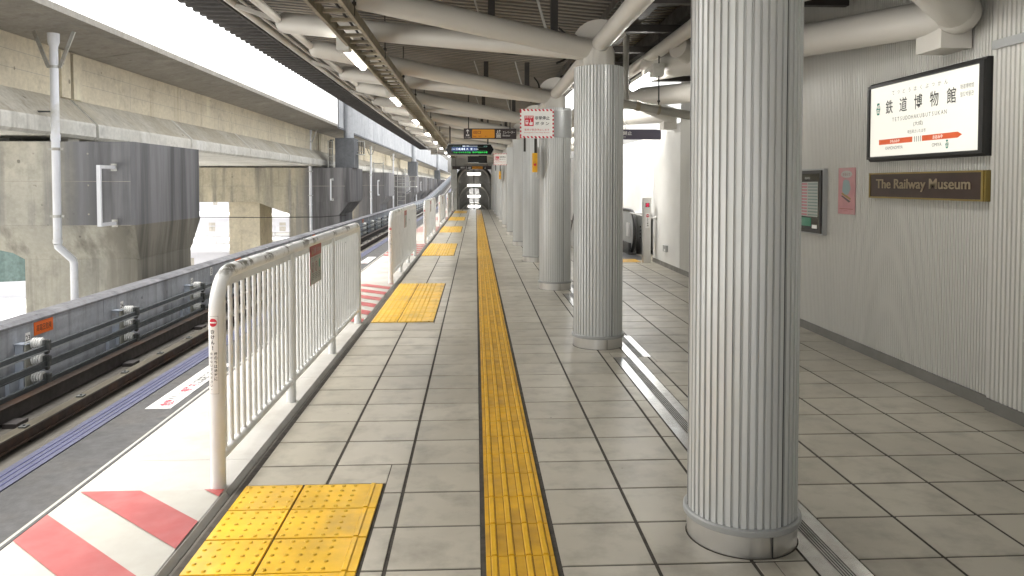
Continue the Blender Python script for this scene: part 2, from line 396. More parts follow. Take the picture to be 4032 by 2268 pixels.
class Face:
    """flat artwork laid out on a sign: u to the reader's right, v up, layers 0.8 mm apart"""
    def __init__(s, mb, o, U, V, step=.0008, warp=None):
        s.mb = mb; s.o = Vector(o); s.U = Vector(U); s.V = Vector(V); s.n = s.U.cross(s.V).normalized(); s.step = step; s.warp = warp
    def p(s, u, v, l):
        if s.warp: return s.warp(u, v, l)
        return s.o + s.U * u + s.V * v + s.n * (l * s.step)
    def poly(s, pts, m, l=1):
        n = len(pts); a = sum(pts[i][0] * pts[(i + 1) % n][1] - pts[(i + 1) % n][0] * pts[i][1] for i in range(n))
        if a < 0: pts = pts[::-1]
        s.mb.cur = m; s.mb.add([s.p(u, v, l) for u, v in pts], [tuple(range(n))], False)
    def rect(s, u0, v0, u1, v1, m, l=1): s.poly([(u0, v0), (u1, v0), (u1, v1), (u0, v1)], m, l)
    def disc(s, u, v, r, m, l=1, n=20, ru=None):
        ru = ru or r; s.poly([(u + ru * math.cos(2 * math.pi * k / n), v + r * math.sin(2 * math.pi * k / n)) for k in range(n)], m, l)
    def ring(s, u, v, r, r2, m, l=1, n=24):
        for k in range(n):
            a, b = 2 * math.pi * k / n, 2 * math.pi * (k + 1) / n
            s.poly([(u + r * math.cos(a), v + r * math.sin(a)), (u + r * math.cos(b), v + r * math.sin(b)), (u + r2 * math.cos(b), v + r2 * math.sin(b)), (u + r2 * math.cos(a), v + r2 * math.sin(a))], m, l)
    def rrect(s, u0, v0, u1, v1, r, m, l=1):
        pts = []
        for cu, cv, a0 in ((u1 - r, v1 - r, 0), (u0 + r, v1 - r, 90), (u0 + r, v0 + r, 180), (u1 - r, v0 + r, 270)):
            for k in range(5): a = R(a0 + k * 22.5); pts.append((cu + r * math.cos(a), cv + r * math.sin(a)))
        s.poly(pts, m, l)
    def line(s, u0, v0, u1, v1, w, m, l=1):
        d = Vector((u1 - u0, v1 - v0)); d.normalize(); q = Vector((-d.y, d.x)) * w / 2
        s.poly([(u0 + q.x, v0 + q.y), (u0 - q.x, v0 - q.y), (u1 - q.x, v1 - q.y), (u1 + q.x, v1 + q.y)], m, l)
    def text(s, t, u, v, h, m, l=2, align='C', width=None, bold=0.0, spacing=1.0):
        """h: cap/kanji height in metres, (u,v) the centre (align C) or left middle (L); width stretches to fit"""
        vs, fs = glyphs(t, bold, spacing)
        if not vs: return
        x0 = min(a for a, b in vs); x1 = max(a for a, b in vs); y0 = min(b for a, b in vs); y1 = max(b for a, b in vs)
        k = h / (y1 - y0); kx = k if width is None else width / (x1 - x0)
        cx = (x0 + x1) / 2 if align == 'C' else x0; cy = (y0 + y1) / 2
        s.mb.cur = m
        s.mb.add([s.p(u + (a - cx) * kx, v + (b - cy) * k, l) for a, b in vs], fs, False)
    def arrow(s, u, v, L, w, ang, m, l=2):
        c, q = math.cos(R(ang)), math.sin(R(ang))
        def T(a, b): return (u + a * c - b * q, v + a * q + b * c)
        def ln(a, b, a2, b2):
            p, r = T(a, b), T(a2, b2); s.line(p[0], p[1], r[0], r[1], w, m, l)
        ln(-L / 2, 0, L / 2 - w * .4, 0); ln(L / 2, 0, L / 2 - L * .38, L * .36); ln(L / 2, 0, L / 2 - L * .38, -L * .36)

# ================================================================= SETTING
mb = MB(); mb.box(-900, 900, -300, 1500, -8.2, -8.0); tag(mb.build('ground', 'ground'), kind='structure')

# ---- platform: slab, tiles, edge coping
PX0, PX1, PY0, PY1 = -1.235, 3.70, -5.0, 46.2
mb = MB(); mb.box(-1.23, 5.2, PY0, PY1, -1.3, -.0035); mb.box(-1.9, -1.24, PY0, PY1 + 2, -8, -.3)
tag(mb.build('platform_base', 'grout'), kind='structure')
DOORS = [(8.59 - 7.98 + 7.98 * i, 11.92 - 7.98 + 7.98 * i) for i in range(6)]       # yellow pads in the door gaps
COLS = [3.30 + 4.0 * k for k in range(-2, 11)]
holes = [(.028, .345, PY0, PY1)]
for a, b in DOORS: holes.append((-1.205, -.478, a - .012, b + .012))
JOINT = []
for cy_ in COLS:
    JOINT.append((1.385, 1.605, cy_ - .54, cy_ + .42)); JOINT.append((1.25, 1.47, cy_ + .42, cy_ + 4 - .54))
holes += JOINT
def cut(rects, h):
    out = []
    for (x0, x1, y0, y1) in rects:
        a0, a1, b0, b1 = max(x0, h[0]), min(x1, h[1]), max(y0, h[2]), min(y1, h[3])
        if a0 >= a1 - 1e-6 or b0 >= b1 - 1e-6: out.append((x0, x1, y0, y1)); continue
        if a0 > x0: out.append((x0, a0, y0, y1))
        if a1 < x1: out.append((a1, x1, y0, y1))
        if b0 > y0: out.append((a0, a1, y0, b0))
        if b1 < y1: out.append((a0, a1, b1, y1))
    return [r for r in out if r[1] - r[0] > .012 and r[3] - r[2] > .012]
xe = [-1.205, -.785, -.375, .026, .347, .747, 1.155, 1.57, 1.98, 2.39, 2.81, 3.22, 3.61, 4.02, 4.43]
mb = MB(); tint = []
y = 3.045 - .391 * 20
while y < PY1 - .05:
    y1 = min(y + .391, PY1)
    for i in range(len(xe) - 1):
        if i == 3: continue
        if i >= 12 and y < 15: continue
        rects = [(xe[i] + .0062, xe[i + 1] - .0062, y + .005, y1 - .005)]
        for h in holes:
            if h[3] < y or h[2] > y1: continue
            rects = cut(rects, (h[0] - .004, h[1] + .004, h[2], h[3]))
        t = rng.random()
        for r_ in rects:
            x0, x1, a, b = r_; e = .003; dz = rng.uniform(-.0006, .0006)
            o = len(mb.v)
            mb.add([(x0, a, -.012), (x1, a, -.012), (x1, b, -.012), (x0, b, -.012), (x0 + e, a + e, dz), (x1 - e, a + e, dz), (x1 - e, b - e, dz), (x0 + e, b - e, dz)],
                   [(4, 5, 6, 7), (0, 1, 5, 4), (1, 2, 6, 5), (2, 3, 7, 6), (3, 0, 4, 7)])
            tint += [t] * 5
    y += .391
fl = mb.build('floor', 'tile'); tag(fl, kind='structure')
at = fl.data.attributes.new('tint', 'FLOAT', 'FACE'); at.data.foreach_set('value', tint)

mb = MB()
y = PY0; prev = PY0
js = sorted([a - .06 for a, b in DOORS] + [b - .06 for a, b in DOORS] + [3.86 + .47 + i * 7.98 for i in range(6)] + [3.86 + 2.3 + i * 7.98 for i in range(6)] + [PY1 + 2])
for j in js:
    mb.prism([(-2.05, -.35), (-2.05, -.004), (-2.042, .004), (-1.285, .004), (-1.262, -.022), (-1.262, -.35)], prev + .002, j - .002); prev = j
mb.box(-1.9, -1.262, PY0, PY1 + 2, -1.2, -.34)
tag(mb.build('platform_edge', 'coping'), kind='structure')
mb = MB(); mb.box(-1.262, -1.245, PY0, PY1, -.3, -.03); tag(mb.build('drain_gutter', 'black'), kind='structure')
mb = MB(); mb.box(-1.245, -1.212, PY0, PY1, -.3, -.006); tag(mb.build('kerb_strip', 'bedconc'), kind='structure')
mb = MB(); mb.box(-2.068, -2.0505, PY0, PY1 + 2, -.12, .002); tag(mb.build('platform_edge_trim', 'rubber'), kind='structure')
mb = MB(); mb.box(-2.10, -2.072, PY0, PY1 + 2, -.10, -.010); tag(mb.build('platform_edge_lip', 'cream'), kind='structure')

def clip(poly, ax, val, keep_less):
    out = []
    for i in range(len(poly)):
        a, b = poly[i], poly[(i + 1) % len(poly)]
        ia = (a[ax] <= val) == keep_less; ib = (b[ax] <= val) == keep_less
        if ia: out.append(a)
        if ia != ib:
            t = (val - a[ax]) / (b[ax] - a[ax]); out.append((a[0] + t * (b[0] - a[0]), a[1] + t * (b[1] - a[1])))
    return out
for di, (a, b) in enumerate(DOORS):
    a2, b2 = a - .04, b - .05
    mb = MB(); mb.cur = 0; mb.add([(-2.035, a2, .0075), (-1.292, a2, .0075), (-1.292, b2, .0075), (-2.035, b2, .0075)], [(0, 1, 2, 3)])
    mb.cur = 1
    off = 7.98 * di
    for k in range(-12, 8):
        c0 = 1.57 + .545 * k + off; c1 = c0 + .265
        poly = [(-2.3, c0 + 2.3 * .88), (-1.0, c0 + .88), (-1.0, c1 + .88), (-2.3, c1 + 2.3 * .88)]
        for ax, val, kl in ((0, -2.034, False), (0, -1.293, True), (1, a2 + .001, False), (1, b2 - .001, True)):
            poly = clip(poly, ax, val, kl)
            if len(poly) < 3: break
        if len(poly) >= 3:
            ar = sum(poly[i][0] * poly[(i + 1) % len(poly)][1] - poly[(i + 1) % len(poly)][0] * poly[i][1] for i in range(len(poly)))
            if ar < 0: poly = poly[::-1]
            mb.add([(p[0], p[1], .0115) for p in poly], [tuple(range(len(poly)))])
    tag(mb.build('platform_marking', ['cream', 'red']), kind='structure')

# ---- steel joint cover that jogs round each column
for (x0, x1, y0, y1) in JOINT:
    if y0 < PY0: y0 = PY0
    y1 = min(y1, PY1)
    if y1 <= y0: continue
    main = x0 < 1.3
    mb = MB(); mb.cur = 0
    w_ = x1 - x0
    mb.box(x0 + .004, x0 + w_ * .36, y0 + .003, y1 - .003, -.012, .0015); mb.box(x0 + w_ * .66, x1 - .004, y0 + .003, y1 - .003, -.012, .0015)
    mb.cur = 1; mb.box(x0 + w_ * .36, x0 + w_ * .66, y0, y1, -.012, -.0025)
    mb.cur = 2
    for q in range(5): xx = x0 + w_ * (.39 + .06 * q); mb.box(xx - .003, xx + .003, y0 + .002, y1 - .002, -.008, .0)
    if not main:
        mb.cur = 0; mb.box(x0 - .13, x0, y1 - .05, y1 - .003, -.012, .0015)
    tag(mb.build('joint_cover', ['joint_steel', 'black', 'galv']), kind='structure')

# ---- track bed beside the platform, climbing away past the station
def dz(y):
    if y < 82: return 0.0
    t = y - 82
    return .0425 * t * t / (t + 8) if t > 0 else 0
YS = [-8, 20, 60, 82, 86, 90, 96, 104, 116, 130, 150, 175, 205, 240]
def ribbon(x0, x1, z0, z1, name, mat, kind='structure', ys=YS, parent=None, mbx=None):
    m_ = mbx or MB(); o = len(m_.v)
    vs = []
    for y in ys:
        d = dz(y); vs += [(x0, y, z0 + d), (x1, y, z0 + d), (x1, y, z1 + d), (x0, y, z1 + d)]
    fs = []
    for i in range(len(ys) - 1):
        b = i * 4
        fs += [(b, b + 1, b + 5, b + 4), (b + 1, b + 2, b + 6, b + 5), (b + 2, b + 3, b + 7, b + 6), (b + 3, b, b + 4, b + 7)]
    fs += [(0, 3, 2, 1), tuple(len(ys) * 4 - 4 + k for k in (0, 1, 2, 3))]
    m_.add(vs, fs)
    if mbx is None:
        o_ = m_.build(name, mat)
        if kind: tag(o_, kind=kind)
        return o_
ribbon(-5.6, -2.0, -2.2, -1.05, 'track_bed', 'bedconc')
ribbon(-4.02, -2.06, -1.048, -1.03, 'track_surface', 'asphalt')
mb = MB(); mb.cur = 0; ribbon(-4.30, -4.035, -1.048, -1.026, '', '', mbx=mb)
mb.cur = 1
for xx in (-4.225, -4.165, -4.10): ribbon(xx - .006, xx + .006, -1.03, -1.021, '', '', mbx=mb)
tag(mb.build('track_marking', ['blue', 'navy']), kind='structure')

# guide beam (rusty) and dark outer guide beam
t = thing('guide_beam', 'long rusty steel guide beam lying along the track beside blue stripes', 'guide beam', (-4.5, 0, -1.05))
m1 = MB(); ribbon(-4.625, -4.50, -.892, -.877, '', '', mbx=m1); m1.build('top_flange', 'railtop', t)
m1 = MB(); ribbon(-4.60, -4.515, -.985, -.893, '', '', mbx=m1); ribbon(-4.64, -4.49, -1.0, -.986, '', '', mbx=m1); m1.build('web', 'rust', t)
m1 = MB()
for i in range(40): m1.box(-4.66, -4.53, 1 + 2.2 * i, 1.25 + 2.2 * i, -1.05, -1.0)
m1.build('support_block', 'trackdark', t)
for i in range(34):
    m1 = MB(); yy_ = 4.2 + 1.1 * i; m1.box(-4.60, -4.53, yy_, yy_ + .09, -.8765, -.862); m1.lathe([(.012, 0), (.012, .014)], (-4.565, yy_ + .045, -.862), 'Z', 8); m1.build('rail_clip', 'clamp', t)
t = thing('outer_guide_beam', 'dark steel guide beam at the foot of the parapet wall', 'guide beam', (-5.15, 0, -1.05))
m1 = MB(); ribbon(-5.20, -5.10, -1.02, -.86, '', '', mbx=m1); m1.build('beam', 'trackdark', t)
m1 = MB(); ribbon(-5.215, -5.085, -.859, -.848, '', '', mbx=m1); m1.build('top_flange', 'rust', t)
m1 = MB()
for i in range(30): m1.box(-5.08, -4.93, 2.5 + 2.75 * i, 2.72 + 2.75 * i, -1.05, -1.0)
m1.build('chair_plate', 'trackdark', t)

# parapet wall of the guideway
t = thing('parapet_wall', 'long grey streaked concrete parapet wall beside the track', 'wall', (-5.55, 0, -1.05))
m1 = MB()
ys = [-8 + 4.8 * i for i in range(19)] + [84, 88, 92, 98, 106, 118, 132, 150, 175, 205, 240]
ys = sorted(set(round(y, 2) for y in ys))
for i in range(len(ys) - 1): ribbon(-5.80, -5.55, -2.6, -.155, '', '', ys=[ys[i] + .006, ys[i + 1] - .006], mbx=m1)
m1.build('wall_panel', 'parapet', t)
m1 = MB()
vs = []; prof = [(-5.82, -.154), (-5.535, -.154), (-5.535, -.125), (-5.60, -.085), (-5.78, -.085), (-5.82, -.11)]
yy = [-8, 20, 60, 82, 86, 90, 96, 104, 116, 130, 150, 175, 205, 240]
for y in yy: vs += [(p[0], y, p[1] + dz(y)) for p in prof]
n6 = len(prof); fs = []
for i in range(len(yy) - 1):
    for k in range(n6): a0 = i * n6 + k; a1 = i * n6 + (k + 1) % n6; fs.append((a0, a1, a1 + n6, a0 + n6))
m1.add(vs, fs); m1.build('wall_cap', 'parapet_cap', t)

# conductor rails
zr = (-.424, -.62, -.84)
for k, z in enumerate(zr):
    t = thing('power_rail', ['topmost of the three steel power rails fixed along the parapet wall', 'middle one of the three dark power rails on the parapet wall', 'lowest dark power rail fixed along the parapet wall'][k], 'power rail', (-5.25, 0, z), 'power rails on the parapet wall')
    m1 = MB(); ribbon(-5.275, -5.235, z - .022, z + .036, '', '', mbx=m1); m1.build('rail_body', 'condrail', t)
    m1 = MB(); ribbon(-5.265, -5.222, z - .038, z - .0225, '', '', mbx=m1); m1.build('contact_strip', 'condshine' if k == 0 else 'condrail', t)

# insulator brackets
t0 = None
bys = [6.7, 9.12, 11.55, 14.4] + [14.4 + 2.75 * i for i in range(1, 36)]
for i, y in enumerate(bys):
    num = 22 + i
    if i <= 2: lab = 'rail bracket with three white insulators and number plate %d on the parapet wall' % num
    else: lab = '%s rail bracket with stacked insulators along the parapet wall, counted from the nearest' % ORD[i]
    if t0 is None:
        t0 = thing('insulator_bracket', lab, 'rail bracket', (-5.5, y, -1.05), 'insulator brackets on the parapet wall')
        m1 = MB(); m1.box(-5.549, -5.45, y - .10, y - .05, -1.05, -.36); m1.box(-5.549, -5.45, y - .05, y - .0, -1.05, -1.0); m1.box(-5.549, -5.40, y - .12, y + .02, -.36, -.350)
        m1.box(-5.549, -5.50, y - .30, y - .11, -1.05, -.70); m1.build('bracket_post', 'bracket', t0)
        m1 = MB(); m1.box(-5.439, -5.425, y - .10, y + .05, -.98, -.34); m1.build('mounting_plate', 'signgrey', t0)
        for z in zr:
            m1 = MB(); prof = [(.022, 0)]
            for q in range(4):
                h = .012 + .032 * q; prof += [(.036, h), (.066, h + .006), (.070, h + .014), (.066, h + .021), (.036, h + .027)]
            prof += [(.022, .145)]
            m1.lathe(prof, (-5.424, y + .03, z + .055), 'X', 18); m1.build('insulator', 'ceramic', t0)
            m1 = MB(); m1.box(-5.275, -5.240, y - .01, y + .07, z + .037, z + .10); m1.box(-5.240, -5.205, y + .01, y + .06, z - .03, z + .095)
            m1.sphere((-5.25, y + .04, z - .05), .035, 10, 6); m1.build('clamp', 'clamp', t0)
        tree0 = flat_tree(t0)
        src = t0
    else:
        src = dup(tree0, t0, (-5.5, y, -1.05 + dz(y)), lab)
    if i <= 12:
        m1 = MB(); fc = Face(m1, (-5.42, y - .10, -.34), (0, 1, 0), (0, 0, 1))
        fc.rect(0, 0, .10, .12, 0, 0); fc.text(str(num), .05, .055, .07, 1, 1, bold=.02)
        m1.build('number_plate', ['white', 'k'], src)
# small plates on the wall
for i, (y, s_) in enumerate([(15.7, '5'), (24.2, '6'), (39.0, '7')]):
    m1 = MB(); m1.box(-5.549, -5.542, y, y + .13, -.34, -.17); fc = Face(m1, (-5.5415, y, -.34), (0, 1, 0), (0, 0, 1))
    fc.rect(.004, .004, .126, .166, 1, 1); fc.text(s_, .065, .085, .11, 2, 2, bold=.02)
    tag(m1.build('number_sign', ['white', 'white', 'k'], origin=(-5.55, y, -.34)), 'small white plate reading %s on the parapet wall' % s_, 'sign', 'number plates on the parapet wall')
for i, (y, lab) in enumerate([(9.42, 'orange high voltage plate on the parapet wall below the nearest drainpipe'), (17.35, 'orange warning plate on the parapet wall just above the fence bend'), (25.6, 'orange warning plate on the parapet wall between the six plate and second pier leg'), (36.9, 'far orange warning plate on the parapet wall near the end of the nearest fence')]):
    m1 = MB(); m1.box(-5.549, -5.543, y, y + .42, -.33, -.155 - .01); fc = Face(m1, (-5.5425, y, -.33), (0, 1, 0), (0, 0, 1))
    m1.cur = 0; fc.rect(.003, .003, .417, .162, 0, 1); fc.text('高電圧危険', .21, .082, .085, 1, 2, width=.33)
    tag(m1.build('warning_sign', ['orange', 'k'], origin=(-5.55, y, -.33)), lab, 'sign', 'orange warning plates on the parapet wall')
# warning plates lying on the track surface
for i, (y0, y1, lab) in enumerate([(8.65, 10.85, 'long white warning plate with red lettering lying on the track, nearest one'), (16.6, 18.8, 'white warning plate on the track beyond the nearest fence'), (24.6, 26.8, 'white warning plate on the track beside the third fence')]):
    m1 = MB(); m1.box(-3.83, -3.54, y0, y1, -1.0299, -1.024); fc = Face(m1, (-3.54, y0, -1.0235), (0, 1, 0), (-1, 0, 0))
    L = y1 - y0; m1.cur = 0; fc.rect(.005, .005, L - .005, .285, 0, 1)
    k = L / 3.02
    fc.text('危険', .32 * k, .115, .15, 1, 2, width=.36 * k, bold=.035); fc.text('!!', .62 * k, .115, .16, 2, 2, width=.16 * k)
    fc.poly([(.80 * k, .10), (.86 * k, .16), (.85 * k, .12), (.93 * k, .20), (.87 * k, .10), (.88 * k, .14)], 3, 2)
    fc.text('線路内', 1.22 * k, .115, .15, 1, 2, width=.50 * k, bold=.03); fc.text('にはおりないで', 2.12 * k, .115, .15, 2, 2, width=1.20 * k, bold=.03)
    fc.text('きけん', .30 * k, .235, .035, 2, 2); fc.text('せんろない', 1.2 * k, .235, .035, 2, 2)
    for u in (.05, L - .05):
        for v in (.04, .25): fc.disc(u, v, .009, 2, 2, 8)
    tag(m1.build('warning_sign', ['plate', 'signred', 'k', 'gold'], origin=(-3.7, y0, -1.03)), lab, 'sign', 'warning plates on the track')

# ================================================================= VIADUCT BEYOND
VY0, VY1 = -30, 260
piers_y = [(14.3, 17.75), (39.4, 43.6), (56.2, 60.0), (70.0, 73.8), (83.0, 87.2), (97, 101), (110, 114), (123, 127), (136, 140), (152, 156), (170, 174)]
t = thing('viaduct', 'long beige concrete railway viaduct above the piers', 'viaduct', (-8, 0, -8))
m1 = MB()
sl = [-7.10, 4.64, 4.53]
ys = [16.9 - 5.6 * 8 + 5.6 * i for i in range(55)]
for i in range(len(ys) - 1):
    m1.prism([(-7.10, 4.52), (-7.10, 4.64), (-22, 4.64), (-22, 4.40), (-8.45, 4.36), (-7.45, 4.52)], ys[i] + .02, ys[i + 1] - .02)
m1.prism([(-7.22, 4.55), (-7.22, 4.63), (-22, 4.63), (-22, 4.45)], ys[0], ys[-1])
m1.build('deck_slab', 'slab', t)
ctr = [(a + b) / 2 for a, b in piers_y]
spans = [-12] + ctr + [260]
for i in range(len(spans) - 1):
    a, b = spans[i] + .06, spans[i + 1] - .06
    m1 = MB(); m1.prism([(-8.55, 4.358), (-8.55, 3.36), (-10, 3.2), (-18, 3.2), (-18, 4.358)], a, b)
    for e in (a, b): m1.box(-8.55, -8.50, e if e == a else e - .35, e + .35 if e == a else e, 3.37, 4.33)
    m1.build('girder_web', 'beige', t)
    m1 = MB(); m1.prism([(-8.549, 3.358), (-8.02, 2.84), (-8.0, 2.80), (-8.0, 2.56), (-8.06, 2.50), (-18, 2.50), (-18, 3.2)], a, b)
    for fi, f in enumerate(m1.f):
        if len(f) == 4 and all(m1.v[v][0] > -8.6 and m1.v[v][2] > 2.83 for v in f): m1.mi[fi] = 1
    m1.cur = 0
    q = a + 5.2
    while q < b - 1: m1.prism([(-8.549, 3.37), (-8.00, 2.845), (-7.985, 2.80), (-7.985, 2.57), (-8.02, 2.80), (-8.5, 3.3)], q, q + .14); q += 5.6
    m1.build('girder_bulb', ['girderlow', 'girdershade'], t)
# drip notch under slab edge, dark joints of formwork
m1 = MB()
for i in range(60): m1.box(-8.553, -8.549, -10 + 3.2 * i, -10 + 3.2 * i + .012, 3.4, 4.34)
for z in (3.72, 4.05): m1.box(-8.552, -8.5495, -12, 250, z, z + .008)
m1.build('formwork_joint', 'slab', t)

def pier_first(y0, y1):
    t = thing('viaduct_pier', 'nearest viaduct pier, huge stained concrete block beside the first drainpipe', 'pier', (-8, y0, -8), 'concrete piers under the viaduct')
    m1 = MB()
    c = .06
    m1.prism([(-22, y0), (-6.5 - c, y0), (-6.5, y0 + c), (-6.5, y1 - c), (-6.5 - c, y1), (-22, y1)], .79, 2.38, 'Z')
    m1.build('cap_beam', 'pier', t)
    m1 = MB()
    xz = [(-22, .79), (-6.5, .79), (-6.58, .11), (-8.77, .11), (-8.95, .24), (-9.3, .33), (-10.5, .36), (-22, .38)]
    n = len(xz); vs = []
    for side in (0, 1):
        for x, z in xz:
            ins = .38 * (.79 - z) / .68 + .003
            vs.append((x, (y0 + ins) if side == 0 else (y1 - ins), z if z < .78 else .789))
    fs = [tuple(range(n))[::-1], tuple(range(n, 2 * n))] + [(i, (i + 1) % n, (i + 1) % n + n, i + n) for i in range(n)]
    m1.add(vs, fs); m1.build('haunch', 'pier_low', t)
    m1 = MB(); c = .05
    x0, x1, a, b = -8.77, -6.58, y0 + .383, y1 - .383
    m1.prism([(x0, a), (x1 - c, a), (x1, a + c), (x1, b - c), (x1 - c, b), (x0, b)], -8, .108, 'Z'); m1.build('leg', 'pier_low', t)
    for bx in (-8.45, -9.6):
        for dy in (-.9, .5): m1 = MB(); m1.box(bx, bx + .32, (y0 + y1) / 2 + dy, (y0 + y1) / 2 + dy + .4, 2.381, 2.499); m1.build('bearing', 'cream', t)
    # form tie marks
    m1 = MB()
    for x in (-8.35, -7.35):
        for z in (1.0, 1.55, 2.15): m1.lathe([(.018, 0), (.018, .004)], (x, y0 - .004, z), 'Y', 8)
    for z in (.785, 1.62): m1.box(-22, -6.56, y0 - .002, y0 - .0005, z, z + .008)
    m1.build('form_mark', 'slab', t)
    return t
pier_first(*piers_y[0])
y0, y1 = piers_y[1]
tp = thing('viaduct_pier', 'second viaduct pier, beige beam with dark overhanging end carrying a steel column', 'pier', (-8, y0, -8), 'concrete piers under the viaduct')
m1 = MB(); c = .3
ends = [(-22, 0), (-6.5 - c, 0), (-6.5, c), (-6.5, y1 - y0 - c), (-6.5 - c, y1 - y0), (-22, y1 - y0)]
m1.prism([(x, y + y0) for x, y in ends], .63, 2.42, 'Z')
m1.build('cap_beam', 'pier_far', tp)
m1 = MB(); m1.prism([(-6.5 - c * .4, .629), (-7.13, -.02), (-7.13, -8), (-9.67, -8), (-9.67, 0), (-10.7, .36), (-11.4, .629)], y0 + .02, y1 - .02); m1.build('leg', 'pier_far', tp)
m1 = MB(); m1.box(-13.0, -11.4, y0 + .6, y1 - 1.2, -8, .629); m1.build('inner_leg', 'beige', tp)
for bx in (-8.6, -10.2, -12.0, -14):
    m1 = MB(); m1.box(bx, bx + .45, (y0 + y1) / 2 - 1.6, (y0 + y1) / 2 - 1.1, 2.421, 2.499); m1.build('bearing', 'cream', tp)
m1 = MB(); m1.box(-9.72, -9.62, y0 - .004, y0, -6, 2.3); m1.box(-22, -6.82, y0 - .004, y0 - .001, 1.45, 1.47); m1.build('form_mark', 'slab', tp)
ptree = flat_tree(tp)
for i, (a, b) in enumerate(piers_y[2:]):
    dup(ptree, tp, (-8, a, -8), '%s viaduct pier counted from the nearest, grey concrete behind the parapet' % ORD[i + 2])

# C-shaped steel bars on the pier faces
def cbar(x, y, z0, z1, out, label, first=[None]):
    if first[0] is None:
        t = thing('step_bar', label, 'metal bar', (x, y, z0), 'steel bars on the pier faces')
        m1 = MB(); m1.box(x - .035, x + .035, y - out, y - out + .05, z0, z1); m1.box(x - .035, x + .035, y - out + .05, y - .01, z1 - .06, z1); m1.box(x - .035, x + .035, y - out + .05, y - .01, z0, z0 + .06)
        m1.build('bar_frame', 'pvc', t)
        m1 = MB(); m1.box(x - .055, x + .055, y - .012, y, z1 - .10, z1 + .04); m1.box(x - .055, x + .055, y - .012, y, z0 - .04, z0 + .10); m1.build('base_plate', 'galv', t)
        first[0] = (t, flat_tree(t))
    else: dup(first[0][1], first[0][0], (x, y, z0), label)
cbar(-6.84, 14.3, .80, 1.92, .6, 'pale steel bar bracket on the nearest pier beside the dark corner')
cbar(-7.45, 39.4, .72, 1.9, .6, 'pale steel bar bracket on the second pier below the plinth')
cbar(-7.2, 56.2, .72, 1.9, .6, 'pale steel bar bracket on the third pier')
cbar(-7.2, 83.0, .72, 1.9, .6, 'pale steel bar bracket on the fifth pier')
cbar(-7.0, 97.0, .72, 1.9, .6, 'pale steel bar bracket on the sixth pier')

# drain pipes
def drainpipe(x, y, label, full):
    t = thing('drainpipe', label, 'drainpipe', (x, y, 0), 'white drainpipes on the viaduct')
    m1 = MB(); ztop = 4.36
    m1.path([(x, y, ztop - .30), (x, y, .46)], .072, 16)
    if full: m1.path([(x, y, .46), (x + .005, y + .01, .40), (x + .09, y + .34, .13), (x + .10, y + .36, .06), (x + .10, y + .36, -3)], .07, 16)
    else: m1.path([(x, y, .46), (x, y + .05, -.2), (x, y + .05, -4)], .07, 12)
    m1.build('pipe', 'pvc', t)
    m1 = MB(); m1.lathe([(.072, 0), (.075, .06), (.10, .13), (.105, .30)], (x, y, ztop - .30), 'Z', 16); m1.build('funnel', 'pvc', t)
    for z in (3.82 - .1, 2.2, .95):
        m1 = MB(); m1.lathe([(.078, 0), (.078, .05)], (x, y, z), 'Z', 16); m1.box(x - .13, x + .13, y - .012, y + .012, z + .005, z + .045); m1.build('pipe_clamp', 'galv', t)
    for cz, ch in ((2.38, .12), (.47, .07)): m1 = MB(); m1.lathe([(.082, 0), (.082, ch)], (x, y, cz), 'Z', 16); m1.build('collar', 'pvc', t)
    for sx in (-1, 1):
        m1 = MB(); m1.bar((x + sx * .11, y, 3.76), (x + sx * .36, y + .02, 4.40), .035, .06); m1.build('brace', 'galv', t)
    m1 = MB(); m1.bar((x - .40, y, 2.92), (x, y, 2.92), .03, .03); m1.build('tie_bar', 'clamp', t)
    return t
drainpipe(-7.8, 14.06, 'nearest white drainpipe with braces and an offset bend on the first pier', True)
drainpipe(-8.55, 39.1, 'second white drainpipe, at the dark part of the second pier', False)
drainpipe(-7.75, 55.9, 'third white drainpipe, at the third pier', False)
drainpipe(-7.6, 69.7, 'fourth white drainpipe, behind the service platform', False)
drainpipe(-7.6, 96.7, 'fifth and farthest white drainpipe under the viaduct', False)

# columns on plinths and the ribbed barrier
for i, y in enumerate((41.0, 83.6, 136.5)):
    t = thing('steel_column', ['round grey steel column on a square plinth above the second pier', 'round steel column on a plinth above the fifth pier', 'farthest round steel column on a plinth above the piers'][i], 'column', (-6.95, y, 2.42), 'round columns beside the ribbed barrier')
    m1 = MB(); m1.box(-7.42, -6.42, y - .7, y + .8, 2.42, 4.0); m1.build('plinth', 'plinth', t)
    m1 = MB(); m1.path([(-6.80, y - .1, 4.0), (-6.80, y - .1, 11)], .27, 24); m1.build('shaft', 'barrier', t)
t = thing('ribbed_barrier', 'tall pale ribbed metal barrier standing on the viaduct edge', 'barrier', (-7.05, 39, 4.5))
m1 = MB(); y = 38.9; pr = []
while y < 190:
    pr += [(-7.02, y), (-7.02, y + .17), (-7.05, y + .20), (-7.05, y + .30)]; y += .33
for i in range(len(pr) - 1):
    (x0, a), (x1, b) = pr[i], pr[i + 1]
    m1.add([(x0, a, 4.50), (x1, b, 4.50), (x1, b, 7.4), (x0, a, 7.4)], [(0, 1, 2, 3)])
m1.box(-7.10, -7.06, 38.9, 190, 4.5, 7.4); m1.build('ribbed_panel', 'barrier', t)
m1 = MB(); m1.box(-7.06, -6.96, 38.9, 190, 4.40, 4.497); m1.build('bottom_rail', 'plinth', t)

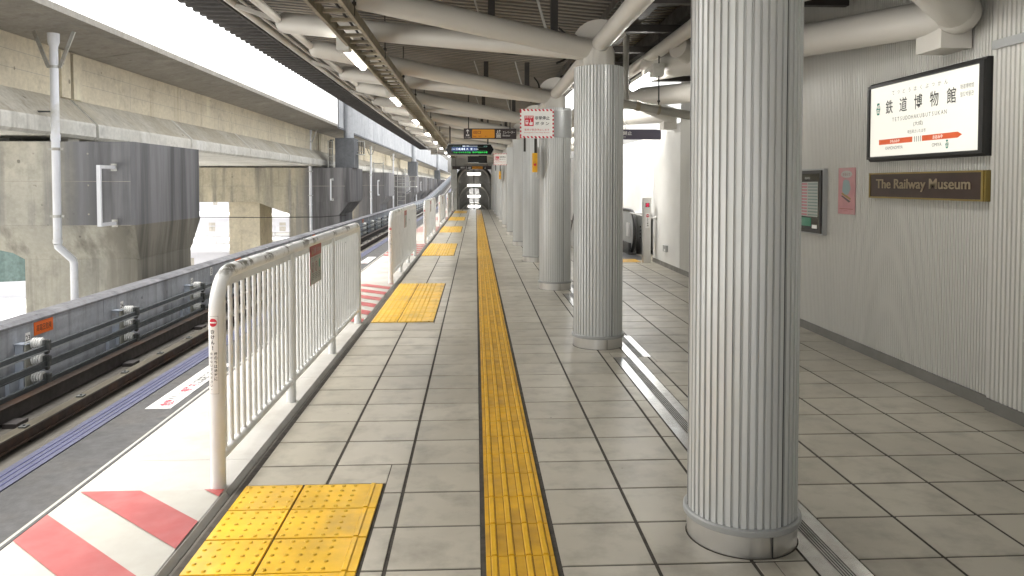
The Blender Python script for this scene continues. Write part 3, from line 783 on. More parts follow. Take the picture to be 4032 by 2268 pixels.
# cable rack beside the plinth
t = thing('cable_rack', 'rack of black cables climbing the second pier beside the plinth', 'cable rack', (-7.45, 40.2, 2.42))
m1 = MB()
for x in (-7.72, -7.48): m1.box(x - .02, x + .02, 39.6, 39.64, 2.42, 3.85)
for z in (2.55, 3.0, 3.4, 3.8): m1.box(-7.72, -7.48, 39.58, 39.6, z, z + .03)
m1.build('rack_frame', 'galv', t)
for x in (-7.67, -7.60, -7.53):
    m1 = MB(); m1.path([(x, 39.68, 2.42), (x + .01, 39.68, 3.2), (x, 39.68, 3.82), (x + .05, 39.9, 3.9)], .022, 8); m1.build('cable', 'cable', t)
t = thing('cable_box', 'small cage of coiled cables hanging right of the plinth', 'cable cage', (-6.3, 41, 3.3))
m1 = MB(); m1.box(-6.42, -6.0, 40.9, 40.93, 3.32, 3.35); m1.box(-6.42, -6.0, 40.9, 40.93, 3.85, 3.88); m1.box(-6.03, -6.0, 40.9, 40.93, 3.2, 3.9); m1.box(-6.4, -6.0, 40.6, 41.2, 3.14, 3.18); m1.build('cage_frame', 'galv', t)
m1 = MB()
for q in range(4): m1.path([(-6.36 + .09 * q, 41, 3.9), (-6.34 + .08 * q, 41, 3.55), (-6.36 + .09 * q, 41, 3.2)], .02, 6)
m1.build('cable_coil', 'cable', t)
m1 = MB(); m1.path([(-16, 39.0, -.12), (-11, 39.0, -.16), (-8, 39.0, -.14), (-6.7, 39.0, -.05)], .022, 6); tag(m1.build('overhead_wire', 'cable', origin=(-8, 39, -.1)), 'thin black wire stretched across the second pier below its beam', 'wire')

# ladder and service platform near the fourth pier
t = thing('access_ladder', 'steel ladder with tall side rails against the fourth pier', 'ladder', (-6.75, 67.9, -2))
m1 = MB()
for x in (-7.0, -6.3): m1.box(x - .03, x + .03, 67.6, 67.66, -3, 2.95)
m1.build('side_rail', 'galv', t)
m1 = MB()
for q in range(15): m1.box(-7.0, -6.3, 67.61, 67.64, -2.6 + .38 * q, -2.57 + .38 * q)
m1.build('rungs', 'galv', t)
t = thing('service_platform', 'small steel service platform with railing beside the fourth pier', 'platform', (-6.3, 68, 1.2))
m1 = MB(); m1.box(-7.3, -5.35, 67.8, 69.2, 1.28, 1.36); m1.build('deck', 'galv', t)
m1 = MB()
for x in (-7.28, -6.6, -5.95, -5.37): m1.box(x - .025, x + .025, 67.8, 67.85, 1.36, 2.25)
for z in (2.22, 1.80): m1.box(-7.28, -5.37, 67.8, 67.84, z, z + .04)
m1.box(-5.40, -5.36, 67.8, 69.2, 2.22, 2.26); m1.build('railing', 'cream', t)
m1 = MB(); m1.bar((-5.5, 68, 1.28), (-6.6, 68, .5), .06, .06); m1.build('strut', 'plinth', t)
t = thing('guard_rail', 'little steel guard rail on top of the third pier', 'railing', (-7.3, 56.4, 2.42))
m1 = MB()
for x in (-7.6, -6.9): m1.box(x - .03, x + .03, 56.4, 56.46, 2.42, 3.2)
m1.box(-7.6, -6.9, 56.41, 56.45, 3.08, 3.13); m1.build('rail_frame', 'galv', t)

# low sheds and lines far below behind the piers
def shed(x0, x1, y0, y1, z, label, wallm='greyroof', roofm='whiteroof', n=8):
    t = thing('shed', label, 'building', (x0, y0, -8), 'low sheds below the viaduct')
    m1 = MB(); m1.box(x0, x1, y0, y1, -8, z); m1.build('wall', wallm, t)
    m1 = MB(); m1.prism([(x0 - .4, z), (x1 + .4, z), (x1 + .4, z + .25), ((x0 + x1) / 2, z + .9), (x0 - .4, z + .25)], y0 - .4, y1 + .4); m1.build('roof', roofm, t)
    m1 = MB()
    for i in range(n):
        xx = x0 + (x1 - x0) * (i + .5) / n; m1.box(xx - .4, xx + .4, y0 - .03, y0 - .005, z - 1.6, z - .5)
    m1.build('window_band', 'slab', t)
    m1 = MB(); m1.box(x0 - .5, x1 + .5, y0 - .55, y0 - .41, z + .02, z + .18); m1.build('eaves_gutter', 'greyroof', t)
shed(-60, -16, 62, 74, -4.2, 'low white shed with grey eaves seen between the first and second pier')
shed(-90, -20, 92, 100, -2.8, 'long grey-walled shed beyond the white shed', 'greyroof', 'whiteroof')
shed(-120, -30, 130, 150, -.6, 'far long shed with a white roof on the horizon', 'greyroof', 'whiteroof', 14)
shed(-26, -15, 30, 40, -6.2, 'small low white roofed shed right behind the nearest pier', 'whiteroof', 'whiteroof')
shed(-46, -24, 20, 27, -4.8, 'white shed with a pale roof at the left edge under the viaduct', 'whiteroof', 'whiteroof')
t = thing('green_net', 'arched green net hanging under the viaduct left of the nearest pier', 'net', (-19, 31, -1))
m1 = MB(); vs = []; fs = []
for i in range(21):
    x = -26 + .6 * i; z = .2 - 2.6 * (1 - ((x + 21) / 7) ** 2) if abs(x + 21) < 7 else .2
    vs += [(x, 31 + .05 * (i % 2), 1.2), (x, 31 + .05 * (i % 2), -1.6 - .9 * math.cos((x + 21) / 6))]
for i in range(20): fs.append((2 * i, 2 * i + 1, 2 * i + 3, 2 * i + 2))
m1.add(vs, fs); m1.build('mesh_sheet', 'netgreen', t)
# fine parallel rails/gutters seen below
for i, (z, yy_) in enumerate(((-3.0, 58), (-2.3, 56))):
    t = thing('footbridge', ['white flat walkway with dark edges behind the second pier', 'thin white footbridge line behind the second pier'][i], 'walkway', (-20, yy_, z))
    m1 = MB(); m1.box(-60, -10, yy_, yy_ + 1.2, z, z + .18); m1.build('deck', 'whiteroof', t)
    m1 = MB(); m1.box(-60, -10, yy_ - .04, yy_ - .01, z - .1, z - .0); m1.box(-60, -10, yy_ - .04, yy_ - .01, z + .7, z + .76)
    for q in range(20): m1.box(-60 + 2.5 * q, -59.95 + 2.5 * q, yy_ - .04, yy_ - .01, z, z + .7)
    m1.build('railing', 'greyroof', t)

# ================================================================= PLATFORM FENCES
FX = -1.335
def make_fence(y0, first):
    L = 4.63; r = .038
    t = thing('platform_fence', 'x', 'fence', (FX, y0, 0), 'white fences between the train door gaps')
    m1 = MB(); top = 1.112
    pts = [(FX, y0, -.0), (FX, y0, .90)]
    for k in range(1, 7):
        a = R(15 * k); pts.append((FX, y0 + .21 * (1 - math.cos(a)), .90 + (top - .90) * math.sin(a)))
    for k in range(0, 7):
        a = R(90 - 15 * k); pts.append((FX, y0 + L - .12 * (1 - math.cos(a)), top - .12 + .12 * math.sin(a)))
    pts.append((FX, y0 + L, 0))
    m1.path(pts, r, 16); m1.build('top_rail', 'fence', t)
    m1 = MB(); m1.path([(FX, y0 + .03, .155), (FX, y0 + L - .03, .155)], .026, 12); m1.build('bottom_rail', 'fence', t)
    m1 = MB(); m1.box(FX - .012, FX + .012, y0 + .14, y0 + L - .06, top - .075, top - .03); m1.build('stiffener', 'fence', t)
    for yy in (1.55, 3.10):
        m1 = MB(); m1.path([(FX, y0 + yy, 0), (FX, y0 + yy, top - .02)], .034, 16); m1.build('post', 'fence', t)
    ys = []
    for s0, s1 in ((0, 1.55), (1.55, 3.10), (3.10, L)):
        n = round((s1 - s0) / .113) - 1
        for k in range(1, n + 1): ys.append(s0 + (s1 - s0) * k / (n + 1))
    m0 = MB(); m0.path([(FX, y0, .155), (FX, y0, top - .05)], .0125, 10)
    b0 = m0.build('baluster', 'fence', t); b0.location = (0, ys[0], 0)
    for yk in ys[1:]:
        b = b0.copy(); C.objects.link(b); b.parent = t; b.location = (0, yk, 0)
    for yy in (0, 1.55, 3.10, L):
        pass
    # notice plate
    py, pz, pw, ph = y0 + 2.13, .765, .42, .315
    m1 = MB(); m1.box(FX + .014, FX + .018, py, py + pw, pz, pz + ph)
    fc = Face(m1, (FX + .0185, py, pz), (0, 1, 0), (0, 0, 1)); m1.cur = 0
    fc.rect(.001, .001, pw - .001, ph * .72, 1, 0); fc.rect(.001, ph * .72, pw - .001, ph - .001, 0, 1)
    fc.poly([(.06, ph * .77), (.10, ph * .77), (.08, ph * .9)], 3, 2); fc.text('注意', .16, ph * .86, .045, 2, 2, width=.10); fc.text('CAUTION', .31, ph * .86, .03, 2, 2, width=.13)
    fc.text('柵から身を乗り出さない', .20, ph * .675, .018, 4, 2, width=.33); fc.text('でください', .13, ph * .62, .016, 4, 2, width=.17)
    for u in (.085, .21):
        fc.ring(u, ph * .44, .043, .034, 5, 2); fc.line(u - .025, ph * .44 - .025, u + .025, ph * .44 + .025, .007, 5, 3); fc.disc(u, ph * .44 + .014, .008, 4, 2, 10); fc.line(u, ph * .44 + .006, u - .004, ph * .44 - .026, .011, 4, 2)
    fc.disc(.34, ph * .49, .04, 6, 2, 16, .026); fc.rect(.315, ph * .27, .325, ph * .42, 4, 2)
    for k in range(3):
        for q in range(4): fc.rect(.05 + .12 * k, ph * (.26 - .045 * q), .05 + .12 * k + (.09 if q < 3 else .05), ph * (.26 - .045 * q) + .005, 4, 2)
    m1.build('notice_plate', ['brick', 'signgrey', 'cream', 'gold', 'k', 'darkred', 'green'], t)
    # vertical sticker wrapped round the near post, facing the platform approach
    m1 = MB(); rr = r + .0006
    def warp(u, v, l):
        a = -math.pi / 2 - .12 + u / rr
        q = rr + l * .0004
        return Vector((FX + q * math.cos(a), y0 + q * math.sin(a), v))
    fc = Face(m1, (0, 0, 0), (1, 0, 0), (0, 0, 1), warp=warp)
    z1, z0_ = .905, .505
    for k in range(10): fc.rect(-.026 + .0052 * k, z0_, -.026 + .0052 * (k + 1), z1, 1, 0)
    for k in range(10): fc.rect(-.025 + .005 * k, z0_ + .001, -.025 + .005 * (k + 1), z1 - .001, 0, 1)
    for k in range(12):
        ua, ub = -.021 + .0035 * k, -.021 + .0035 * (k + 1)
        ha, hb = math.sqrt(max(0, .021 ** 2 - ua * ua)), math.sqrt(max(0, .021 ** 2 - ub * ub))
        fc.poly([(ua, .872 - ha), (ub, .872 - hb), (ub, .872 + hb), (ua, .872 + ha)], 2, 2)
    for k in range(6): fc.rect(-.017 + .0057 * k, .8685, -.017 + .0057 * (k + 1), .8755, 0, 3)
    for k, ch in enumerate('きけん'): fc.text(ch, -.002, .825 - .027 * k, .021, 1, 2, bold=.03, width=.019)
    fc.text('!', -.002, .742, .022, 1, 2, bold=.03)
    for k, ch in enumerate('柵の外は絶対に'): fc.text(ch, .012, .712 - .0215 * k, .0165, 1, 2, bold=.015, width=.0155)
    for k, ch in enumerate('歩かないでください。'): fc.text(ch, -.010, .712 - .0205 * k, .014 if ch != '。' else .005, 1, 2, bold=.012, width=.0135 if ch != '。' else .005)
    m1.build('sticker', ['white', 'k', 'signred'], t)
    return t
f0 = make_fence(3.86, True)
labs = ['nearest white railing fence with chipped top rail and vertical sticker on its post',
        'second white railing fence along the platform edge, beyond the second yellow pad', 'third white railing fence along the platform edge',
        'fourth white railing fence along the platform edge', 'fifth white railing fence, next to last before the stairs', 'sixth and farthest white railing fence beside the stair portal']
f0['label'] = labs[0]
ft = flat_tree(f0)
for i in range(1, 5): dup(ft, f0, (FX, 3.86 + 7.98 * i, 0), labs[i])
# the sixth stops short at the portal
# ---- tactile paving
def domes(mb, cx, cy, r=.011, h=.005):
    n = 8; o = len(mb.v); vs = []
    for rr, z in ((r, .0062), (r * .62, .0062 + h)):
        for k in range(n): vs.append((cx + rr * math.cos(2 * math.pi * k / n), cy + rr * math.sin(2 * math.pi * k / n), z))
    mb.add(vs, [(k, (k + 1) % n, (k + 1) % n + n, k + n) for k in range(n)] + [tuple(range(n, 2 * n))])
padlab = ['large yellow tactile pad with raised dots at the bottom of the photo', 'second yellow tactile pad, just past the nearest fence', 'third yellow tactile pad along the platform, past the second fence',
          'fourth yellow tactile pad along the platform', 'fifth yellow tactile pad along the platform', 'farthest yellow tactile pad, just before the stairs']
for i, (a, b) in enumerate(DOORS):
    b_ = min(b, PY1 - .1)
    if i == 5 and b_ - a < .5: continue
    mb = MB(); y = b_
    while y > a + .05:
        y0 = max(y - .302, a)
        for x0, x1 in ((-1.198, -.902), (-.896, -.487)):
            mb.cur = 0
            z = .0055 + rng.uniform(-.0005, .0008)
            mb.add([(x0, y0 + .003, -.012), (x1, y0 + .003, -.012), (x1, y - .003, -.012), (x0, y - .003, -.012), (x0 + .003, y0 + .006, z), (x1 - .003, y0 + .006, z), (x1 - .003, y - .006, z), (x0 + .003, y - .006, z)],
                   [(4, 5, 6, 7), (0, 1, 5, 4), (1, 2, 6, 5), (2, 3, 7, 6), (3, 0, 4, 7)])
            mb.cur = 1
            for p in range(5):
                for q in range(5):
                    cy_ = y0 + .03 + .0602 * q
                    if cy_ < y - .01: domes(mb, x0 + .03 + .0595 * p, cy_)
            if x1 > -.6:
                mb.cur = 0; mb.prism([(-.552, .005), (-.547, .0112), (-.529, .0112), (-.524, .005)], y0 + .008, y - .008)
        y = y0
    tag(mb.build('tactile_pad', ['yellow_light', 'yellow_dot'], origin=(-.85, (a + b_) / 2, 0)), padlab[i], 'tactile paving', 'yellow tactile pads at the door gaps')
mb = MB(); y = 2.83 - .302 * 26
while y < PY1 - .3:
    z = .0045 + rng.uniform(-.0005, .0008); x0, x1 = .040, .332; y1 = y + .302
    mb.cur = 0
    mb.add([(x0, y + .0015, -.012), (x1, y + .0015, -.012), (x1, y1 - .0015, -.012), (x0, y1 - .0015, -.012), (x0 + .002, y + .004, z), (x1 - .002, y + .004, z), (x1 - .002, y1 - .004, z), (x0 + .002, y1 - .004, z)],
           [(4, 5, 6, 7), (0, 1, 5, 4), (1, 2, 6, 5), (2, 3, 7, 6), (3, 0, 4, 7)])
    mb.cur = 1
    for q in range(4):
        cx = x0 + .0365 + .073 * q
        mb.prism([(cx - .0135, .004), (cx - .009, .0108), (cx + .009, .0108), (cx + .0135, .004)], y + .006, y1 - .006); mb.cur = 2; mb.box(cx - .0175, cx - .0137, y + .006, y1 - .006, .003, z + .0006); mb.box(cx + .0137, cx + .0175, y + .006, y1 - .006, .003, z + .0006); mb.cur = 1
    y = y1
tag(mb.build('tactile_strip', ['yellow', 'yellow_bar', 'yellow_edge'], origin=(.186, 20, 0)), 'long yellow tactile guide strip with raised bars running down the platform', 'tactile paving')
m1 = MB(); m1.cur = 0; 
for k in range(4): m1.box(2.80 + .0, 3.33, 15.0 + .3 * k * .5, 15.14 + .15 * k, -.005, .006)
tag(m1.build('tactile_pad', 'yellow', origin=(3.1, 15.2, 0)), 'yellow tactile pad in front of the escalator landing', 'tactile paving', 'yellow tactile pads at the door gaps')

# ================================================================= COLUMNS
CX, CR = 1.195, .238
def flute_profile(r, d, n, duty=.62):
    pts = []
    for k in range(n):
        a = 2 * math.pi * k / n; s = 2 * math.pi / n
        pts += [(r, a), (r, a + s * duty), (r - d, a + s * (duty + .08)), (r - d, a + s * .93)]
    return pts
def make_column(y, label):
    t = thing('platform_column', label, 'column', (CX, y, 0), 'ribbed columns down the platform')
    m1 = MB(); pr = flute_profile(CR, .009, 46, .62); n = len(pr); vs = []
    for z in (.125, 2.70):
        vs += [(CX + r * math.cos(a), y + r * math.sin(a), z) for r, a in pr]
    m1.add(vs, [(i, (i + 1) % n, (i + 1) % n + n, i + n) for i in range(n)] + [tuple(range(2 * n - 1, n - 1, -1))[::-1]])
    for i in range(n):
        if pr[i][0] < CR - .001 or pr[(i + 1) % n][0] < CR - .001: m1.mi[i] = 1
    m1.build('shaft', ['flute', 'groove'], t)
    m1 = MB(); m1.lathe([(CR - .01, .098), (CR + .016, .098), (CR + .018, .105), (CR + .018, .122), (CR + .012, .127), (CR - .02, .1275)], (CX, y, 0), 'Z', 56); m1.build('rim', 'flute_end', t)
    m1 = MB(); m1.lathe([(CR + .001, 0), (CR + .001, .0979)], (CX, y, 0), 'Z', 56); m1.build('base_ring', 'stainless', t)
    m1 = MB(); a = R(-88); m1.box(CX + .05, CX + .052, y - CR - .004, y - CR + .02, .004, .096); m1.build('base_seam', 'black', t)
    for sa in (-66, 54, 174):
        m1 = MB(); q_ = R(sa); ex, ey = CX + (CR + .0005) * math.cos(q_), y + (CR + .0005) * math.sin(q_); tx, ty = -math.sin(q_), math.cos(q_)
        m1.bar((ex, ey, .128), (ex, ey, 2.699), .0025, .003, (tx, ty, 0)); m1.build('panel_seam', 'black', t)
    m1 = MB(); m1.lathe([(CR + .007, .0), (CR + .006, .002)], (CX, y, 0), 'Z', 40); m1.build('sealant', 'grout', t)
    return t
clabs = {}
c0 = make_column(3.30, 'nearest and largest ribbed silver column on a stainless steel base')
ct = flat_tree(c0)
for k in range(-2, 11):
    if k == 0: continue
    if k < 0: lab = 'ribbed column behind the viewer, %s' % ('nearer one' if k == -1 else 'farther one')
    else: lab = '%s ribbed column along the platform counted from the nearest' % ORD[k]
    if k == 1: lab = 'second ribbed column, beside the zigzag steel floor joint'
    if k == 2: lab = 'third ribbed column, the one behind the nearest emergency stop sign'
    if k == -2: continue
    d = dup(ct, c0, (CX, 3.30 + 4 * k, 0), lab)
    if k in (2, 6):
        y = 3.30 + 4 * k
        m1 = MB(); m1.lathe([(CR + .008, 2.26), (CR + .008, 2.66)], (CX, y, 0), 'Z', 40); m1.build('head_band', 'flute_end', d)

# ================================================================= ROOF
t = thing('platform_roof', 'dark ribbed canopy roof with saw-tooth eave above the platform', 'roof', (0, 20, 3.4))
RY0, RY1 = -6, 47.5
def zdeck(x): return 3.72 - .085 * (x + 2.5)
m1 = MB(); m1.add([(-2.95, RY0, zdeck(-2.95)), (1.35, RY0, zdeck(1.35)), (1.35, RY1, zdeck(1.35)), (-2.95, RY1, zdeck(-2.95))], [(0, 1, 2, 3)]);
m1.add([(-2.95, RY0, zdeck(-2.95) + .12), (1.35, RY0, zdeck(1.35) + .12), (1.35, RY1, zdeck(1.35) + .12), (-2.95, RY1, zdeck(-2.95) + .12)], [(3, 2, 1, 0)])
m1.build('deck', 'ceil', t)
m1 = MB(); y = RY0
while y < RY1:
    m1.prism([(-2.9, zdeck(-2.9) - .002), (1.35, zdeck(1.35) - .002), (1.35, zdeck(1.35) - .014), (-2.9, zdeck(-2.9) - .014)], y, y + .018); y += .15
m1.build('deck_ribs', 'ceilrib', t)
m1 = MB(); y = RY0; pr = []
while y < RY1: pr += [(y, 3.83), (y + .03, 3.715), (y + .12, 3.715), (y + .20, 3.83)]; y += .235
for i in range(len(pr) - 1):
    (a, z0), (b, z1) = pr[i], pr[i + 1]
    m1.add([(-3.48, a, z0), (-3.48, b, z1), (-2.80, b, z1 + .0), (-2.80, a, z0 + .0)], [(0, 1, 2, 3)])
    m1.add([(-3.48, a, z0), (-3.48, b, z1), (-3.48, b, 3.835), (-3.48, a, 3.835)], [(0, 1, 2, 3)])
m1.add([(-3.46, RY0, 3.84), (-2.8, RY0, 3.84), (-2.8, RY1, 3.84), (-3.46, RY1, 3.84)], [(0, 1, 2, 3)])
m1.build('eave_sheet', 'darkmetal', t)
m1 = MB(); m1.path([(-2.82, RY0, 3.69), (-2.82, RY1, 3.69)], .048, 14); m1.path([(-2.66, RY0, 3.66), (-2.66, RY1, 3.66)], .018, 8); m1.build('gutter_pipe', 'paint_warm', t)
m1 = MB(); m1.box(-2.93, -2.90, RY0, RY1, 3.66, 3.80); m1.build('eave_beam', 'darkmetal', t)
for i in range(13):
    m1 = MB(); m1.bar((-2.25, RY0 + 4.0 * i + 3.0, 3.47), (-2.79, RY0 + 4 * i + 3.0, 3.655), .04, .05); m1.build('eave_bracket', 'paint_warm', t)
# right side deck: dark, higher, open strip over the far wall
m1 = MB()
def zr_(x): return 3.62 - .02 * (x - 1.3)
for x0, x1, a, b in ((1.36, 4.3, RY0, 14.3), (1.36, 2.0, 14.3, 30), (1.36, 4.3, 30, RY1)):
    m1.box(x0, x1, a, b, 3.52, 3.60)
m1.box(1.351, 1.359, RY0, RY1, 3.30, 3.66); m1.build('rear_deck', 'ceil', t)
m1 = MB(); y = RY0
while y < 14.2: m1.box(1.36, 3.6, y, y + .018, 3.506, 3.519); y += .15
m1.build('rear_deck_ribs', 'ceilrib', t)
m1 = MB()
for x in (1.75, 2.25, 2.75): m1.box(x - .05, x + .05, RY0, 14.2, 3.33, 3.50)
for y in [RY0 + 1.3 * i for i in range(15)]: m1.box(1.36, 3.5, y - .04, y + .04, 3.25, 3.329)
m1.build('rear_purlins', 'darkmetal', t)

def rafter(p0, p1, label, group, r=.095, r1=.122):
    p0 = Vector(p0); p1 = Vector(p1); d = (p1 - p0).normalized()
    t = thing('tube_rafter', label, 'roof tube', tuple((p0 + p1) / 2), group)
    m1 = MB()
    pts = [p0, p1 - d * .10, p1 - d * .04, p1, p1 + d * .03]; rs = [r, r1, r1 * .96, r1 * .8, r1 * .35]
    m1.path(pts, rs, 20); m1.build('tube', 'paint_warm', t)
    return t
nodes = [3.30 + 4.0 * k for k in range(-1, 11)]
NZ = 2.86
for i, y in enumerate(nodes):
    o = ORD[i]
    rafter((CX, y, NZ), (-2.25, y + 1.62, 3.45), 'pale roof tube leaning away from the viewer above column row, %s pair' % o, 'slanting roof tubes to the track-side eave')
    rafter((CX, y, NZ), (-2.25, y - .75, 3.45), 'pale roof tube leaning toward the viewer above column row, %s pair' % o, 'slanting roof tubes to the track-side eave')
    rafter((2.25, y + 2.25, 3.06), (3.46, y - 2.02, 2.80), 'thick roof tube to the rear wall leaning toward the viewer, %s pair' % o, 'thick roof tubes to the rear wall', .17, .135)
    rafter((2.25, y - 2.95, 3.10), (3.46, y - 2.02, 2.80), 'short thick roof tube down to the rear wall, %s pair' % o, 'thick roof tubes to the rear wall', .12, .14)
    t = thing('column_head', 'rounded white steel head on top of a column, %s along the row' % o, 'column head', (CX, y, 2.7), 'steel heads on the columns')
    m1 = MB(); m1.lathe([(.15, 2.702), (.15, 2.86), (.12, 2.93), (.06, 2.97)], (CX, y, 0), 'Z', 24); m1.build('head_stub', 'paint_warm', t)
    m1 = MB(); pts = []
    for k in range(9): a = R(20 + k * 17); pts.append((CX + .02 + .27 * math.cos(a), 2.95 + .23 * math.sin(a)))
    pts += [(CX - .10, 2.92), (CX + .12, 2.92)]
    m1.prism(pts, y + .03, y + .06); m1.build('gusset', 'paint_warm', t)
    if i > 0:
        t = thing('roof_strut', 'short flat roof post on the tube above a column, %s along the row' % o, 'roof post', (.8, y, 3), 'roof posts on the tubes')
        for (bx, by) in ((.72, y + .18), (.1, y + .45)):
            zt = 2.86 + (CX - bx) * .172 + .08
            m1 = MB(); m1.bar((bx, by, zt), (bx - .12, by - .02, zdeck(bx) - .02), .012, .10, (0, 1, 0)); m1.build('light_plate', 'galv', t)
            m1 = MB(); m1.box(bx + .03, bx + .10, by + .03, by + .12, zt, zdeck(bx) - .02); m1.build('dark_post', 'darkmetal', t)
for x, z, r, lab in ((-2.25, 3.46, .045, 'thin pale eave tube running along the track side under the roof'), (CX, 2.92, .082, 'pale ridge tube linking the heads of all the columns'), (2.2, 3.17, .078, 'pale tube running lengthwise between the columns and the rear wall')):
    m1 = MB(); ys_ = [RY0] + [RY1]; m1.path([(x, RY0, z), (x, RY1 - 1, z)], r, 20)
    tag(m1.build('lengthwise_tube', 'paint_warm', origin=(x, 0, z)), lab, 'roof tube', 'lengthwise roof tubes')
# wall nodes
for i in range(11):
    y = 1.26 + 4 * i
    if y > 14: break
    t = thing('wall_node', 'rounded tube joint with a block on the rear wall, %s from the viewer' % ORD[i], 'tube joint', (3.5, y, 2.75), 'tube joints on the rear wall')
    m1 = MB(); m1.sphere((3.44, y, 2.80), .15, 18, 10); m1.build('joint_ball', 'paint_warm', t)
    m1 = MB(); m1.prism([(3.35, 2.56), (3.58, 2.56), (3.58, 2.72), (3.35, 2.74)], y + .05, y + .36); m1.build('block', 'paint_warm', t)
# cable and conduit near the second column
for i, pts in enumerate(([(-.05, 8.3, 3.18), (.25, 8.6, 3.08), (.6, 8.9, 3.12), (.85, 9.0, 3.28)], [(.95, 8.6, 3.35), (1.05, 8.5, 3.2), (1.02, 8.45, 3.0), (.9, 8.4, 2.92)], [(.98, 12.6, 3.35), (1.05, 12.5, 3.2), (1.02, 12.45, 3.0), (.9, 12.4, 2.92)])):
    m1 = MB()
    ps = [Vector(p) for p in pts]; fine = []
    for k in range(len(ps) - 1):
        p_1 = ps[max(k - 1, 0)]; p3 = ps[min(k + 2, len(ps) - 1)]
        for q in range(6):
            s_ = q / 6; a_, b_ = ps[k], ps[k + 1]
            fine.append(.5 * ((2 * a_) + (b_ - p_1) * s_ + (2 * p_1 - 5 * a_ + 4 * b_ - p3) * s_ * s_ + (3 * a_ - p_1 - 3 * b_ + p3) * s_ ** 3))
    fine.append(ps[-1]); m1.path(fine, .013, 8)
    tag(m1.build('loose_cable', 'cable', origin=pts[0]), ['black cable sagging between roof tubes left of the second column', 'black cable curling down to the roof tube near the second column', 'black cable curling down to the roof tube near the third column'][i], 'cable', 'loose black cables under the roof')

# ---- cable tray
t = thing('cable_tray', 'long ladder-shaped cable tray hanging beside the row of lamps', 'cable tray', (-1.2, 20, 3.1))
m1 = MB()
for x in (-1.345, -1.075): m1.box(x - .016, x + .016, RY0, 44, 3.03, 3.13)
y = RY0
while y < 44: m1.box(-1.328, -1.092, y, y + .05, 3.07, 3.10); y += .36
m1.build('tray_frame', 'tray', t)
m1 = MB()
for x in (-1.20,): m1.path([(x + rng.uniform(-.01, .01), RY0 + 2.5 * k, 3.116 + rng.uniform(0, .006)) for k in range(21)], .012, 6)
m1.build('cable', 'cable', t)
for i in range(22):
    y = -4.6 + 2.25 * i
    m1 = MB(); m1.path([(-1.06, y, 3.05), (-1.06, y, zdeck(-1.06))], .008, 8); m1.lathe([(.02, 0), (.02, .03)], (-1.06, y, 3.14), 'Z', 8); m1.build('hanger_rod', 'darkmetal', t)

# ---- lamps
def make_lamp(x, y, z, label, group):
    t = thing('strip_lamp', label, 'lamp', (x, y, z), group)
    m1 = MB(); m1.box(x - .035, x + .035, y + .02, y + 1.38, z + .045, z + .10); m1.build('lamp_housing', 'paint', t)
    m1 = MB(); m1.box(x - .065, x + .065, y - .10, y + .10, z - .045, z + .10); m1.build('end_box', 'paint', t)
    m1 = MB(); m1.path([(x, y + .10, z), (x, y + 1.36, z), (x, y + 1.39, z), (x, y + 1.40, z)], [.045, .045, .035, .01], 14); m1.build('lamp_tube', 'lamp', t)
    m1 = MB()
    for yy in (y + .25, y + 1.2): m1.box(x - .008, x + .20, yy, yy + .02, z + .085, z + .10)
    m1.build('lamp_arm', 'galv', t)
    return t
l0 = make_lamp(-1.40, 3.75, 3.04, 'strip lamp overhead just outside the top of the view', 'strip lamps along the cable tray'); lt = flat_tree(l0)
for i in range(1, 9): dup(lt, l0, (-1.40, 3.75 + 4.35 * i, 3.04), '%s lit strip lamp in the row beside the cable tray' % ORD[i - 1])
dup(lt, l0, (-1.40, -.6, 3.04), 'strip lamp overhead behind the viewer')
r0 = make_lamp(2.16, 9.05, 2.90, 'lit strip lamp between the second column and the nearest column', 'strip lamps over the concourse'); rt = flat_tree(r0)
for y, lab in ((4.2, 'lit strip lamp over the concourse hidden behind the nearest column'), (13.6, 'lit strip lamp over the concourse near the escalator'), (22, 'strip lamp over the far concourse'), (27, 'farther strip lamp over the far concourse')):
    dup(rt, r0, (2.16, y, 2.90), lab)

# ================================================================= REAR WALL
def rib_wall(mb, x, y0, y1, z0, z1, pitch, amp, duty=.6):
    y = y0; pr = []
    while y < y1: pr += [(x, y), (x, y + pitch * duty), (x + amp, y + pitch * (duty + .12)), (x + amp, y + pitch * .88)]; y += pitch
    vs = []; fs = []
    for (xx, yy) in pr: vs += [(xx, yy, z0), (xx, yy, z1)]
    for i in range(len(pr) - 1): fs.append((2 * i, 2 * i + 2, 2 * i + 3, 2 * i + 1)[::-1])
    k0 = len(mb.f); mb.add(vs, fs)
    for i in range(len(pr) - 1):
        if i % 4 in (1, 2, 3): mb.mi[k0 + i] = 1
WX = 3.60
t = thing('rear_wall', 'ribbed pale metal wall behind the columns carrying the station sign', 'wall', (WX, 5, 0))
m1 = MB(); rib_wall(m1, WX, 5.24, 13.3, .085, 3.7, .032, .010); m1.build('cladding', ['wallclad', 'wallgroove'], t)
m1 = MB(); rib_wall(m1, WX - .03, -5, 5.22, .085, 3.7, .044, .013); m1.build('near_cladding', ['wallclad', 'wallgroove'], t)
m1 = MB(); rib_wall(m1, WX, 13.3, 15.3, .085, 2.62, .030, .006); m1.box(WX, WX + .12, 13.3, 15.3, 2.62, 2.66); m1.build('low_cladding', ['whitewall', 'whitewall'], t)
m1 = MB(); m1.box(WX + .03, WX + .25, -5, 13.3, 0, 3.72); m1.box(WX + .03, 4.0, 13.3, 15.3, 0, 2.60); m1.build('wall_core', 'wallclad', t)
m1 = MB(); m1.box(WX - .012, WX + .029, 5.23, 15.3, 0, .084); m1.box(WX - .045, WX + .029, -5, 5.228, 0, .084); m1.build('skirting', 'skirt', t)
m1 = MB(); m1.box(WX - .055, WX - .033, -5, 5.22, 2.50, 2.56); m1.build('trim_rail', 'flute_end', t)
